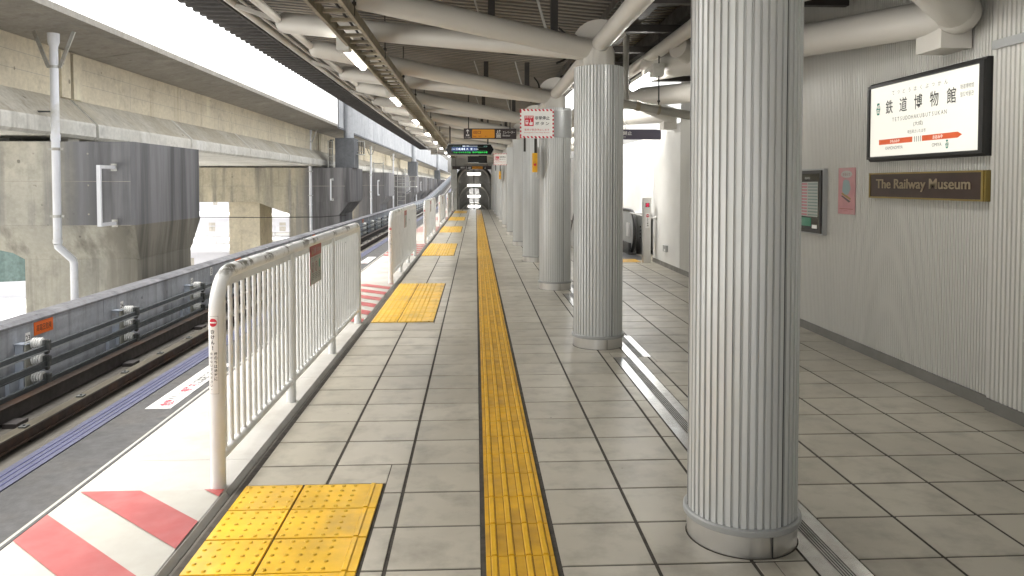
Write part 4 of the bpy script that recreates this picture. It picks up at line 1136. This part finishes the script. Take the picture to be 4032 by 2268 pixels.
t = thing('recess_wall', 'smooth white wall beside and beyond the escalator', 'wall', (3.98, 20, 0))
m1 = MB(); m1.box(3.95, 4.2, 15.3, 46, 0, 2.62); m1.box(3.6, 3.95, 15.28, 15.299, .0, 2.62); m1.build('wall_face', 'whitewall', t)
m1 = MB(); m1.box(3.93, 3.949, 15.301, 46, 0, .085); m1.build('skirting', 'skirt', t)
# wall outlet box and small dark fitting
t = thing('outlet_box', 'small grey outlet box low on the rear wall near the escalator', 'outlet', (3.58, 14.2, .36))
m1 = MB(); m1.box(3.555, 3.598, 14.1, 14.32, .30, .42); m1.build('box_body', 'flute_end', t)
m1 = MB(); m1.box(3.549, 3.5545, 14.15, 14.22, .31, .35); m1.build('socket_cover', 'white', t)

# ---- station name sign (backlit)
FXs = 3.525; sy0, sy1, sz0, sz1 = 5.255, 6.80, 1.775, 2.465
t = thing('station_sign', 'large backlit white station name sign with black frame on the rear wall', 'sign', (3.55, 6.0, 2.1))
m1 = MB(); fr = .042
m1.prism([(FXs + .005, sz0 + .02), (FXs + .02, sz0), (FXs + .072, sz0), (FXs + .072, sz1), (FXs + .02, sz1), (FXs + .005, sz1 - .02)], sy0 - .005, sy1 + .0)
m1.box(FXs - .012, FXs + .004, sy0 - .005, sy0 + fr, sz0 + .02, sz1 - .02); m1.box(FXs - .012, FXs + .004, sy1 - fr * .6, sy1, sz0 + .02, sz1 - .02)
m1.box(FXs - .012, FXs + .004, sy0 + fr, sy1 - fr * .6, sz0 + .02, sz0 + fr); m1.box(FXs - .012, FXs + .004, sy0 + fr, sy1 - fr * .6, sz1 - fr, sz1 - .02)
m1.build('sign_frame', 'k', t)
m1 = MB(); fc = Face(m1, (FXs + .0035, 6.77, 0), (0, -1, 0), (0, 0, 1)); Y = lambda y: 6.77 - y
m1.cur = 0; fc.rect(Y(6.766), sz0 + fr + .001, Y(5.311), sz1 - fr - .001, 0, 0)
def hexa(y, z, r, a, b, m, tm, h):
    fc.poly([(Y(y) + r * .62 * cx, z + r * cz) for cx, cz in ((1, .0), (.55, 1), (-.55, 1), (-1, 0), (-.55, -1), (.55, -1))], m, 1)
    fc.text(a, Y(y), z + h * .62, h, tm, 2, bold=.03); fc.text(b, Y(y), z - h * .62, h, tm, 2, bold=.03)
hexa(6.64, 2.232, .052, 'NS', '02', 2, 0, .032)
for yk, ch in zip((6.463, 6.253, 6.043, 5.833, 5.623), '鉄道博物館'): fc.text(ch, Y(yk), 2.236, .118, 1, 2, width=.110, bold=.008)
hk = 'てつどうはくぶつかん'
for k, ch in enumerate(hk): fc.text(ch, Y(6.405 - .0795 * k), 2.346, .034 if ch not in 'つ' else .024, 3, 2)
rm = 'TETSUDOHAKUBUTSUKAN'
for k, ch in enumerate(rm): fc.text(ch, Y(6.40 - .0395 * k), 2.122, .032, 3, 2)
fc.text('(大成)', Y(6.04), 2.062, .042, 3, 2, width=.13)
fc.text('埼玉県さいたま市', Y(6.06), 2.003, .030, 3, 2, width=.25)
fc.text('铁道博物馆', Y(5.445), 2.285, .034, 3, 2, width=.15); fc.text('철도박물관', Y(5.445), 2.228, .036, 3, 2, width=.15)
fc.rect(Y(6.62), 1.918, Y(6.115), 1.962, 4, 1); fc.text('かものみや', Y(6.37), 1.940, .027, 0, 2, bold=.02)
for k in range(4): fc.rect(Y(6.09 - .027 * k), 1.918, Y(6.082 - .027 * k), 1.962, 3, 1)
fc.poly([(Y(5.985), 1.918), (Y(5.54), 1.918), (Y(5.49), 1.940), (Y(5.54), 1.962), (Y(5.985), 1.962)], 4, 1); fc.text('おおみや', Y(5.78), 1.940, .030, 0, 2, bold=.02)
fc.text('KAMONOMIYA', Y(6.38), 1.885, .027, 3, 2, width=.26); fc.text('OMIYA', Y(5.79), 1.880, .027, 3, 2, width=.12)
hexa(5.665, 1.878, .032, 'NS', '01', 2, 0, .020)
m1.build('sign_panel', ['lightpanel', 'panelink', 'panelgreen', 'backletter', 'backorange'], t)
# ---- museum plate
t = thing('museum_plate', 'dark bronze name plate with raised gold lettering below the station sign', 'sign', (3.57, 6.0, 1.55))
m1 = MB()
m1.box(3.538, 3.546, 5.27, 6.80, 1.455, 1.468); m1.box(3.538, 3.546, 5.27, 6.80, 1.662, 1.675); m1.box(3.538, 3.546, 5.27, 5.292, 1.468, 1.662); m1.box(3.538, 3.546, 6.785, 6.80, 1.468, 1.662)
m1.box(3.546, 3.597, 5.255, 5.269, 1.455, 1.675); m1.build('plate_border', 'gold', t)
m1 = MB(); m1.box(3.545, 3.598, 5.27, 6.80, 1.455, 1.675); fc = Face(m1, (3.5445, 6.045, 1.567), (0, -1, 0), (0, 0, 1), step=.001)
for l in range(1, 7): fc.text('The Railway Museum', 0, .0, .105, 1, l, width=1.27, bold=.006)
m1.build('plate_body', ['bronze', 'brassletter'], t)
# ---- notice board and poster
t = thing('notice_board', 'dark framed notice case with a red and green timetable beside the nearest column', 'notice board', (3.57, 8.05, 1.4))
m1 = MB(); m1.box(3.555, 3.598, 7.72, 8.42, 1.05, 1.735); m1.build('case_rim', 'flute_end', t)
m1 = MB(); m1.box(3.540, 3.5545, 7.745, 8.40, 1.065, 1.72); m1.build('case_frame', 'k', t)
m1 = MB(); fc = Face(m1, (3.5395, 8.36, 1.10), (0, -1, 0), (0, 0, 1))
m1.cur = 0; fc.rect(0, 0, .575, .585, 0, 0); fc.rect(.04, .135, .55, .50, 1, 1); fc.rect(.05, .03, .40, .12, 4, 1)
for k in range(11):
    z = .478 - .0325 * k; fc.rect(.075, z - .008, .30, z + .008, 2, 2); fc.rect(.315, z - .008, .545, z + .008, 3, 2)
for k in range(12): fc.rect(.06 + .028 * k, .032, .065 + .028 * k, .118, 1, 2)
fc.rect(.42, .012, .54, .05, 5, 2); fc.text('発車時刻', .30, .54, .03, 1, 2)
m1.build('timetable', ['glass', 'paper', 'tred', 'tgreen', 'green', 'white'], t)
t = thing('poster', 'faded pink paper poster taped on the rear wall left of the museum plate', 'poster', (3.59, 7.3, 1.5))
m1 = MB(); fc = Face(m1, (3.592, 7.48, 1.285), (0, -1, 0), (0, 0, 1)); pw, ph = .33, .45
m1.cur = 0
m1.box(3.5925, 3.5985, 7.15, 7.48, 1.285, 1.735)
fc.rect(.001, .001, pw - .001, ph - .001, 0, 1); fc.disc(pw / 2, ph * .86, .035, 1, 2, 20, .11); fc.text('お知らせ', pw / 2, ph * .86, .032, 2, 3, width=.15)
fc.poly([(.08, ph * .5), (.10, ph * .72), (.15, ph * .75), (.22, ph * .72), (.25, ph * .55), (.2, ph * .42), (.13, ph * .42)], 3, 2)
fc.poly([(.06, ph * .44), (.09, ph * .46), (.26, ph * .34), (.24, ph * .31)], 4, 2); fc.poly([(.06, ph * .39), (.09, ph * .40), (.25, ph * .28), (.22, ph * .25)], 5, 2)
fc.rect(.03, ph * .11, .30, ph * .12, 2, 2); fc.rect(.12, ph * .07, .20, ph * .075, 2, 2)
m1.build('sheet', ['pink', 'paper', 'darkred', 'teal', 'gold', 'backletter'], t)

# ================================================================= HANGING SIGNS
def stop_sign(y, label):
    t = thing('stop_button_sign', label, 'sign', (.9, y, 2.45), 'emergency stop button signs on the columns')
    x0, x1, z0, z1 = .645, 1.140, 2.245, 2.665
    m1 = MB(); m1.box(x0, x1, y, y + .012, z0, z1)
    fc = Face(m1, (x0, y - .0005, z0), (1, 0, 0), (0, 0, 1)); W, Hh = x1 - x0, z1 - z0; b = .028
    m1.cur = 0; fc.rect(0, 0, W, Hh, 0, 1)
    k = 0; u = 0.0
    while u < W + .1:
        for (v0, v1, s_) in ((0, b, 1), (Hh - b, Hh, 1)):
            poly = [(u, v0), (u + .028, v0), (u + .028 - s_ * .016, v1), (u - s_ * .016, v1)]
            poly = clip(clip(poly, 0, 0, False), 0, W, True)
            if len(poly) > 2: fc.poly(poly, 1, 2)
        u += .056
    v = b
    while v < Hh - b:
        for u0 in (0, W - b * .75):
            v2 = min(v + .028, Hh - b)
            fc.poly([(u0, v), (u0 + b * .75, v - .0), (u0 + b * .75, v2), (u0, v2 - .0)], 1, 2)
        v += .056
    fc.rect(.065, .175, .20, .325, 1, 2); fc.text('STOP', .1325, .302, .030, 0, 3, width=.115, bold=.02)
    fc.rrect(.080, .205, .122, .262, .008, 0, 3); fc.rect(.086, .236, .116, .252, 1, 4); fc.disc(.101, .222, .006, 1, 4, 8); fc.line(.085, .19, .095, .205, .006, 0, 3); fc.line(.117, .19, .107, .205, .006, 0, 3)
    fc.rrect(.138, .190, .185, .225, .008, 0, 3); fc.rrect(.150, .215, .160, .268, .005, 0, 4)
    for q in range(3): fc.rrect(.160 + .009 * q, .220, .168 + .009 * q, .234, .003, 0, 4)
    fc.text('非常停止', .325, .292, .056, 2, 2, width=.215, bold=.02); fc.text('ボタン', .325, .213, .048, 2, 2, width=.205, bold=.015, spacing=1.3)
    fc.text('電車が緊急停止します', W / 2, .122, .030, 1, 2, width=.365); fc.text('Emergency Train Stop Button', W / 2, .080, .020, 1, 2, width=.365)
    m1.build('sign_plate', ['white', 'signred', 'k'], t)
    m1 = MB(); m1.box(.70, .73, y + .013, y + .04, 2.05, 2.6); m1.box(.73, .98, y + .02, y + .05, 2.40, 2.44); m1.build('sign_bracket', 'darkmetal', t)
    return t
for y, lab in ((11.02, 'red bordered emergency stop button sign on the third column'), (27.05, 'small distant emergency stop button sign on the seventh column')):
    stop_sign(y, lab)
    t = thing('stop_button', 'yellow emergency stop button box hanging below the %s stop sign' % ('nearest' if y < 20 else 'distant'), 'button box', (.85, y + .1, 1.9), 'yellow stop button boxes')
    m1 = MB(); m1.box(.835, .905, y + .05, y + .20, 1.75, 2.03); m1.build('box_body', 'yellowbox', t)
    m1 = MB(); m1.box(.865, .90, y + .08, y + .14, 2.03, 2.245); m1.build('hanger', 'darkmetal', t)
    m1 = MB(); m1.box(.905, .945, y + .12, y + .2, 1.66, 2.12); m1.build('back_plate', 'galv', t)
    m1 = MB(); m1.lathe([(.02, 0), (.02, .01)], (.87, y + .038, 1.86), 'Y', 12); m1.build('button', 'signred', t)

def hang_rods(t, xs, y, z0, z1, m='darkmetal', r=.012):
    for x in xs: m1 = MB(); m1.path([(x, y, z0), (x, y, z1)], r, 8); m1.build('hanger_rod', m, t)
# exit sign at 16 m
y = 16.0; x0 = -.25; W = 1.115; z0 = 2.53; Hh = .218
t = thing('exit_sign', 'dark hanging exit sign with orange panel and elevator symbol', 'sign', (.3, y, 2.64))
m1 = MB(); m1.box(x0, x0 + W, y, y + .10, z0, z0 + Hh); m1.build('sign_box', 'signdark', t)
m1 = MB(); fc = Face(m1, (x0, y - .001, z0), (1, 0, 0), (0, 0, 1))
fc.arrow(.082, .150, .080, .012, 90, 0); fc.text('直進', .082, .075, .036, 0, 2, bold=.02); fc.text('Go straight', .082, .032, .016, 0, 2, width=.13)
fc.rrect(.178, .018, .652, .198, .016, 1, 1); fc.text('出口', .282, .138, .068, 2, 2, width=.155, bold=.02); fc.text('Exit', .232, .052, .034, 2, 2, bold=.01); fc.text('出口', .345, .052, .032, 2, 2); fc.text('출구', .470, .052, .030, 2, 2)
fc.rect(.690, .022, .782, .122, 0, 1); fc.rect(.698, .030, .774, .114, 3, 2)
for k in range(3): fc.disc(.714 + .022 * k, .098, .006, 0, 3, 8); fc.rect(.707 + .022 * k, .040, .721 + .022 * k, .090, 0, 3)
fc.arrow(.716, .158, .052, .009, -90, 0); fc.arrow(.758, .158, .052, .009, 90, 0)
fc.text('エレベーター', .955, .140, .055, 0, 2, width=.255); fc.text('Elevator', .905, .072, .038, 0, 2, width=.16)
m1.build('sign_panel', ['white', 'signorange', 'darkred', 'signdark'], t)
hang_rods(t, (x0 + .10, x0 + .98), y + .05, z0 + Hh, zdeck(.2))
# departure display at 20 m
y = 20.0; x0, x1, z0, z1 = -.80, .495, 2.335, 2.635
t = thing('departure_display', 'black hanging departure display with white and green lettering', 'display', (-.15, y, 2.48))
hx = [(x0 + .07, z0), (x1 - .08, z0), (x1, (z0 + z1) / 2), (x1 - .08, z1), (x0 + .07, z1), (x0, (z0 + z1) / 2)]
m1 = MB(); m1.prism(hx, y, y + .22); m1.build('display_case', 'flute_end', t)
m1 = MB(); hy = [((a - (x0 + x1) / 2) * .975 + (x0 + x1) / 2, (b - (z0 + z1) / 2) * .90 + (z0 + z1) / 2) for a, b in hx]; m1.prism(hy, y - .006, y - .001); m1.build('display_glass', 'screen', t)
m1 = MB(); fc = Face(m1, (x0, y - .007, z0), (1, 0, 0), (0, 0, 1)); k = (x1 - x0) / 1.295
fc.rect(.17, .105, .84, .215, 3, 1)
fc.text('電車ご案内', .54, .238, .030, 0, 2, width=.17, bold=.02); fc.rect(.20, .236, .42, .240, 2, 2); fc.rect(.63, .236, .85, .242, 0, 2); fc.text('14:35', 1.06, .236, .034, 2, 2)
fc.rect(.15, .212, 1.1, .214, 2, 2); fc.rect(.15, .118, 1.1, .120, 2, 2)
fc.text('こんど', .22, .162, .034, 0, 2, width=.10, bold=.02); fc.text('14:44', .41, .164, .062, 0, 2, width=.22, bold=.02); fc.text('大', .58, .164, .056, 0, 2, bold=.02); fc.text('宮', .69, .164, .056, 0, 2, bold=.02); fc.text('Omiya', .81, .160, .040, 0, 2, width=.12)
fc.text('ニューシャトルでは、目の不自由なお客', .665, .078, .046, 1, 2, width=.90, bold=.015)
m1.build('display_text', ['led_w', 'led_g', 'led_dim', 'led_b'], t)
hang_rods(t, (x0 + .12, x1 - .17), y + .1, z1, zdeck(0), 'darkmetal', .02)
# car number sign
y = 30.0; x0, z0 = -1.66, 2.74
t = thing('car_sign', 'small pale sign reading 2 hanging at the eave', 'sign', (x0, y, z0))
m1 = MB(); m1.box(x0 - .12, x0 + .15, y, y + .05, z0, z0 + .25); fc = Face(m1, (x0 - .12, y - .0006, z0), (1, 0, 0), (0, 0, 1)); m1.cur = 0
fc.rect(.004, .004, .266, .246, 0, 1); fc.text('2', .222, .125, .12, 1, 2); fc.rect(.175, .02, .179, .23, 1, 2); fc.text('のりば', .09, .15, .04, 1, 2, width=.13); fc.rect(.03, .09, .15, .10, 1, 2)
m1.build('sign_plate', ['cream', 'k'], t); hang_rods(t, (x0 + .14,), y + .02, z0 + .25, 3.6, 'darkmetal', .008)
# dark monitor
y = 29.0; t = thing('monitor', 'black boxy monitor hanging beneath the departure display', 'monitor', (.05, y, 2.5))
m1 = MB(); m1.box(-.30, .12, y, y + .18, 2.40, 2.64); m1.box(.12, .44, y - .06, y + .12, 2.38, 2.66); m1.build('monitor_body', 'screen', t)
m1 = MB(); m1.box(-.34, -.305, y - .02, y + .2, 2.36, 2.68); m1.box(-.34, .45, y + .02, y + .16, 2.345, 2.36); m1.build('monitor_frame', 'cream', t); hang_rods(t, (-.2, .3), y + .05, 2.64, 3.4, 'galv', .02)
# no-entry sign over the escalator
y = 14.0; z0 = 2.40; t = thing('no_entry_sign', 'dark slate hanging no entry sign above the escalator', 'sign', (3, y, 2.5))
m1 = MB(); m1.box(2.30, 3.43, y, y + .08, z0, z0 + .185); m1.build('sign_box', 'signslate', t)
m1 = MB(); fc = Face(m1, (2.30, y - .001, z0), (1, 0, 0), (0, 0, 1)); m1.cur = 0; m1.box(2.301, 3.429, y - .0008, y - .0001, z0 + .001, z0 + .184); fc.text('立入禁止', .42, .115, .075, 1, 2, width=.34, bold=.02); fc.text('No entry', .37, .045, .045, 1, 2, width=.21)
m1.build('sign_panel', ['signslate', 'white'], t); hang_rods(t, (2.78, 3.44), y + .04, z0 + .02, 3.5, 'galv', .006)

# drain pipe under the concourse roof
t = thing('ceiling_drainpipe', 'thick old pipe sloping under the roof between the second and nearest columns', 'pipe', (2.1, 9, 2.5))
m1 = MB(); m1.path([(1.35, 9.0, 2.60), (2.0, 9.0, 2.49), (2.75, 9.0, 2.36)], .052, 18); m1.build('pipe', 'cream', t)
m1 = MB(); m1.path([(1.78, 9.0, 2.53), (1.78, 9.0, 3.5)], .036, 14); m1.build('riser', 'cream', t)
for a_, b_ in (((1.90, 9.0, 2.508), (1.95, 9.0, 2.4995)), ((2.16, 9.0, 2.463), (2.19, 9.0, 2.458))): m1 = MB(); m1.path([a_, b_], .060, 18); m1.build('collar', 'tray', t)
m1 = MB(); m1.path([(2.175, 9.0, 2.5), (2.175, 9.0, 3.5)], .008, 8); m1.sphere((2.175, 9, 2.56), .018, 8, 6); m1.build('hanger_rod', 'darkmetal', t)

# ================================================================= ESCALATOR
t = thing('escalator', 'escalator with black handrail beyond the second column', 'escalator', (3.0, 17, 0))
def baluster_profile(y0):
    pts = [(y0 + .35, 0)]
    for k in range(13): a = R(-90 + 15 * k); pts.append((y0 + .42 - .42 * math.cos(a), .50 + .45 * math.sin(a)))
    return pts
for x in (2.45, 3.46):
    m1 = MB(); pts = [(16.95, .02)] + [(16.5 + .38 - .38 * math.cos(R(-70 + 16 * k)), .52 + .43 * math.sin(R(-70 + 16 * k))) for k in range(11)] + [(18.5, .95), (24, -2.6), (24, -3.6), (18.2, -.2)]
    m1.prism(pts, x, x + .05, 'X'); m1.build('balustrade', 'escpanel', t)
    m1 = MB(); hp = [(16.5 + .40 - .42 * math.cos(R(-75 + 15 * k)), .52 + .46 * math.sin(R(-75 + 15 * k))) for k in range(12)]
    m1.path([(x + .025, a, b) for a, b in hp] + [(x + .025, 18.6, .98), (x + .025, 24, -2.5)], .042, 12); m1.build('handrail', 'handrail', t)
    m1 = MB(); m1.box(x - .06, x + .11, 16.75, 18.2, 0, .26); m1.build('skirt', 'comb', t)
m1 = MB(); m1.box(3.415, 3.455, 16.86, 17.1, .40, .70); fc = Face(m1, (3.41, 17.08, .42), (0, -1, 0), (0, 0, 1)); m1.cur = 0; m1.build('notice_label', 'white', t)
m1 = MB(); m1.box(2.40, 3.58, 15.62, 18.2, -.004, .003); m1.build('landing_plate', 'comb', t)
m1 = MB()
for k in range(14): m1.box(2.55, 3.44, 18.2 + .4 * k, 18.6 + .4 * k, -.25 - .22 * k, -.06 - .22 * k)
m1.build('step_band', 'comb', t)
t = thing('escalator_housing', 'rounded stainless housing with round buttons behind the black handrail', 'housing', (3.75, 17.3, 0))
m1 = MB(); m1.prism([(3.62, 16.9), (3.72, 16.72), (3.86, 16.70), (3.93, 16.9), (3.93, 18.5), (3.62, 18.5)], .0, .92, 'Z'); m1.build('housing_body', 'stainless', t)
for z in (.62, .54, .46, .38): m1 = MB(); m1.lathe([(.022, 0), (.022, .012)], (3.67, 16.79, z), 'Y', 10); m1.build('button', 'k', t)
t = thing('sensor_post', 'square grey post with red no entry display and white label by the escalator', 'post', (3.4, 15, 0))
m1 = MB(); m1.box(3.33, 3.475, 14.95, 15.10, 0, 1.30); m1.build('post_body', 'stainless', t)
m1 = MB(); fc = Face(m1, (3.33, 14.948, 0), (1, 0, 0), (0, 0, 1)); fc.rect(.032, 1.115, .115, 1.20, 0, 1); fc.disc(.073, 1.158, .033, 1, 2); fc.rect(.045, 1.150, .102, 1.166, 0, 3)
m1.build('indicator_screen', ['k', 'led_r'], t)
m1 = MB(); fc = Face(m1, (3.33, 14.948, 0), (1, 0, 0), (0, 0, 1)); fc.rect(.035, .70, .118, 1.0, 0, 1); fc.disc(.077, .945, .032, 1, 2); fc.rect(.052, .939, .102, .952, 0, 3)
for k, ch in enumerate('上り専用'): fc.text(ch, .077, .885 - .045 * k, .032, 2, 2, bold=.02)
m1.build('label', ['white', 'signred', 'k'], t)
t = thing('guard_bar', 'thin steel guard bar between the sensor post and the escalator', 'bar', (3.4, 15.5, .95))
m1 = MB(); m1.path([(3.40, 15.1, .92), (3.40, 16.6, .94)], .018, 10); m1.path([(3.475, 15.0, .90), (3.60, 15.0, .90)], .018, 10); m1.build('bar', 'stainless', t)
m1 = MB(); m1.sphere((3.585, 15, .90), .035, 10, 6); m1.build('flange', 'stainless', t)

# ================================================================= STAIR PORTAL AT THE END
TC = -.11
t = thing('stair_portal', 'portal at the platform end with pale posts and ribbed wall above', 'portal', (TC, 46.2, 0))
m1 = MB(); m1.box(-1.42, -1.14, 46.2, 46.5, 0, 2.66); m1.box(-1.50, -1.43, 46.25, 46.45, 0, 2.66); m1.build('left_post', 'paint', t)
m1 = MB(); m1.box(.95, 1.25, 46.2, 46.5, 0, 2.66); m1.build('right_post', 'paint', t)
m1 = MB(); y = -1.5
while y < 3.5: m1.box(y, y + .05, 46.22, 46.3, 2.661, 3.6); y += .08
m1.box(-1.5, 3.6, 46.3, 46.4, 2.661, 3.6); m1.build('upper_wall', 'paint', t)
m1 = MB(); m1.box(1.25, 3.7, 46.25, 46.4, 0, 2.66); m1.build('side_wall', 'wallclad', t)
t = thing('stair_sign', 'dark header sign with white pictograms over the stair portal', 'sign', (-.25, 45.7, 2.5))
m1 = MB(); m1.box(-1.42, .95, 45.7, 45.85, 2.45, 2.65); m1.build('sign_box', 'signdark', t)
m1 = MB(); fc = Face(m1, (-1.42, 45.698, 2.45), (1, 0, 0), (0, 0, 1))
fc.rect(1.20, .01, 1.84, .19, 1, 1); fc.text('出口', 1.55, .10, .10, 2, 2); fc.text('化粧室', .63, .125, .09, 0, 2, width=.26, bold=.02); fc.rect(.50, .02, .76, .04, 0, 2)
fc.ring(.86, .07, .05, .036, 0, 2, 14); fc.disc(.85, .165, .018, 0, 2, 10); fc.line(.85, .14, .87, .08, .022, 0, 2); fc.line(.87, .09, .92, .05, .018, 0, 2)
for k in range(3): fc.disc(1.0 + .05 * k, .155, .016, 0, 2, 10); fc.rect(.985 + .05 * k, .03, 1.015 + .05 * k, .135, 0, 2)
fc.arrow(2.0, .10, .13, .022, -90, 0)
m1.build('sign_panel', ['white', 'signorange', 'darkred'], t)
hang_rods(t, (-1.2, .7), 45.75, 2.65, 3.3)
# descending barrel tunnel
t = thing('stair_tunnel', 'barrel vaulted stair tunnel with slatted ceiling descending beyond the platform', 'tunnel', (TC, 47, 0))
SL = .577
def arc(ys, rad, n=18, z_sp=1.75, k0=0, k1=None):
    """points of the vault section: crown at z_sp+rad at Y=46.5"""
    pts = []
    for k in range(n + 1):
        a = math.pi * k / n; pts.append((TC + rad * 1.0 * math.cos(a), z_sp + rad * math.sin(a)))
    return pts
RAD = 1.07; ZSP = 2.75 - RAD
def Z(y, z): return z - SL * (y - 46.5)
# side shells with open strip at the crown
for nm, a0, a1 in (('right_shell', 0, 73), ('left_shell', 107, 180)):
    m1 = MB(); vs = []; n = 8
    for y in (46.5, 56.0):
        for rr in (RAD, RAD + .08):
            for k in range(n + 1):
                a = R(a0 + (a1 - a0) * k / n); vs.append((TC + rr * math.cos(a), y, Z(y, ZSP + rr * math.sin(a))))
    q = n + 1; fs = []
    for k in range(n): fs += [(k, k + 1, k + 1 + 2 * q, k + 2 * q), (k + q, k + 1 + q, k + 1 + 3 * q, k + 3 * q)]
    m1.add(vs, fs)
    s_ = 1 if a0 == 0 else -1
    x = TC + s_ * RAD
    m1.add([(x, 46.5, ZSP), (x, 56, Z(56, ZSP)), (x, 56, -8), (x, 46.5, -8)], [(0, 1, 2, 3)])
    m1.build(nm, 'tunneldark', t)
m1 = MB(); y = 46.6
while y < 53.5:
    o = len(m1.v); vs = []; n = 16
    for dy in (0, .045):
        for rr in (RAD - .05, RAD - .015):
            for k in range(n + 1):
                a = math.pi * k / n; vs.append((TC + rr * math.cos(a), y + dy, Z(y + dy, ZSP + rr * math.sin(a))))
    q = n + 1; fs = []
    for k in range(n): fs += [(k, k + 1, k + 1 + 2 * q, k + 2 * q), (k, k + 1, k + 1 + q, k + q), (k + 2 * q, k + 1 + 2 * q, k + 1 + 3 * q, k + 3 * q)]
    m1.add(vs, fs); y += .13
m1.build('ceiling_slats', 'tunnelslat', t)
m1 = MB(); m1.bar((TC, 46.6, Z(46.6, 2.68)), (TC, 55, Z(55, 2.68)), .07, .05); m1.build('centre_rail', 'darkmetal', t)
for y in (46.62, 48.55, 50.6, 52.7):
    m1 = MB(); m1.path([(TC + (RAD - .09) * math.cos(math.pi * k / 20), y, Z(y, ZSP + (RAD - .09) * math.sin(math.pi * k / 20))) for k in range(21)] + [(TC - RAD + .09, y, -3)], .045, 10); m1.build('arch_rib', 'paint_warm', t)
for i, y in enumerate((47.0, 48.25, 49.5, 50.7)):
    d = thing('tunnel_lamp', '%s pair of bright strip lamps down the stair tunnel ceiling' % ORD[i], 'lamp', (TC, y, Z(y, 2.5)), 'strip lamps in the stair tunnel')
    m1 = MB()
    for dy in (0, .13): m1.path([(TC - .40, y + dy, Z(y + dy, 2.52)), (TC + .40, y + dy, Z(y + dy, 2.52))], .02, 10)
    m1.build('lamp_tube', 'lamp_dim', d)
    m1 = MB(); m1.box(TC - .42, TC + .42, y - .02, y + .16, Z(y, 2.56), Z(y, 2.60)); m1.build('lamp_housing', 'paint', d)
t = thing('staircase', 'stairs going down inside the tunnel at the platform end', 'stairs', (TC, 46.3, 0))
m1 = MB()
for k in range(26): m1.box(TC - RAD + .02, TC + RAD - .02, 46.25 + .3 * k, 46.56 + .3 * k, -8, -.012 - .173 * k)
m1.build('steps', 'bedconc', t)
for s_ in (-1, 1):
    m1 = MB(); m1.path([(TC + s_ * .95, 46.3, .85), (TC + s_ * .95, 54, .85 - SL * 7.7)], .022, 10); m1.build('handrail', 'stainless', t)
# short sixth fence
t = thing('end_fence', labs[5], 'fence', (FX, 43.76, 0), 'white fences between the train door gaps')
m1 = MB(); m1.path([(FX, 43.76, 0), (FX, 43.76, .95), (FX, 43.82, 1.07), (FX, 43.95, 1.11), (FX, 46.1, 1.11)], .038, 14); m1.build('top_rail', 'fence', t)
m1 = MB(); m1.path([(FX, 43.8, .155), (FX, 46.1, .155)], .021, 10); m1.build('bottom_rail', 'fence', t)
for k in range(19): m1 = MB(); m1.path([(FX, 43.9 + .113 * k, .16), (FX, 43.9 + .113 * k, 1.08)], .0115, 8); m1.build('baluster', 'fence', t)

# each thing sits on its own line of sight: the whole row leans by the small angle of the platform axis
FIXED = ('tactile paving', 'column', 'column head', 'roof tube', 'roof', 'tube joint', 'roof post', 'cable')
for o in bpy.data.objects:
    if o.parent is None and 'category' in o and o['category'] not in FIXED: o.location.y -= .048 * o.location.x
    if '_o' in o: del o['_o']

# small fittings belong to the part that carries them
CARRIER = {'base_seam': ('base_ring',), 'panel_seam': ('shaft',), 'pipe_clamp': ('pipe',), 'collar': ('pipe',), 'funnel': ('pipe',), 'timetable': ('case_frame',),
           'sign_panel': ('sign_box', 'sign_frame'), 'rail_clip': ('top_flange',), 'base_plate': ('bar_frame',), 'insulator': ('mounting_plate',), 'clamp': ('mounting_plate',), 'flange': ('bar',),
           'number_plate': ('bracket_post',), 'display_text': ('display_glass',), 'sticker': ('top_rail',), 'socket_cover': ('box_body',), 'plate_border': ('plate_body',),
           'gusset': ('head_stub',), 'indicator_screen': ('post_body',), 'label': ('post_body',), 'lamp_tube': ('lamp_housing',), 'end_box': ('lamp_housing',)}
sibs = {}
for o in bpy.data.objects:
    if o.parent: sibs.setdefault(o.parent.name, {}).setdefault(o.name.split('.')[0], o)
for o in list(bpy.data.objects):
    k = o.name.split('.')[0]
    if o.parent and not o.parent.parent and k in CARRIER:
        for c in CARRIER[k]:
            q = sibs[o.parent.name].get(c)
            if q and tuple(q.location) == (0, 0, 0): o.parent = q; break
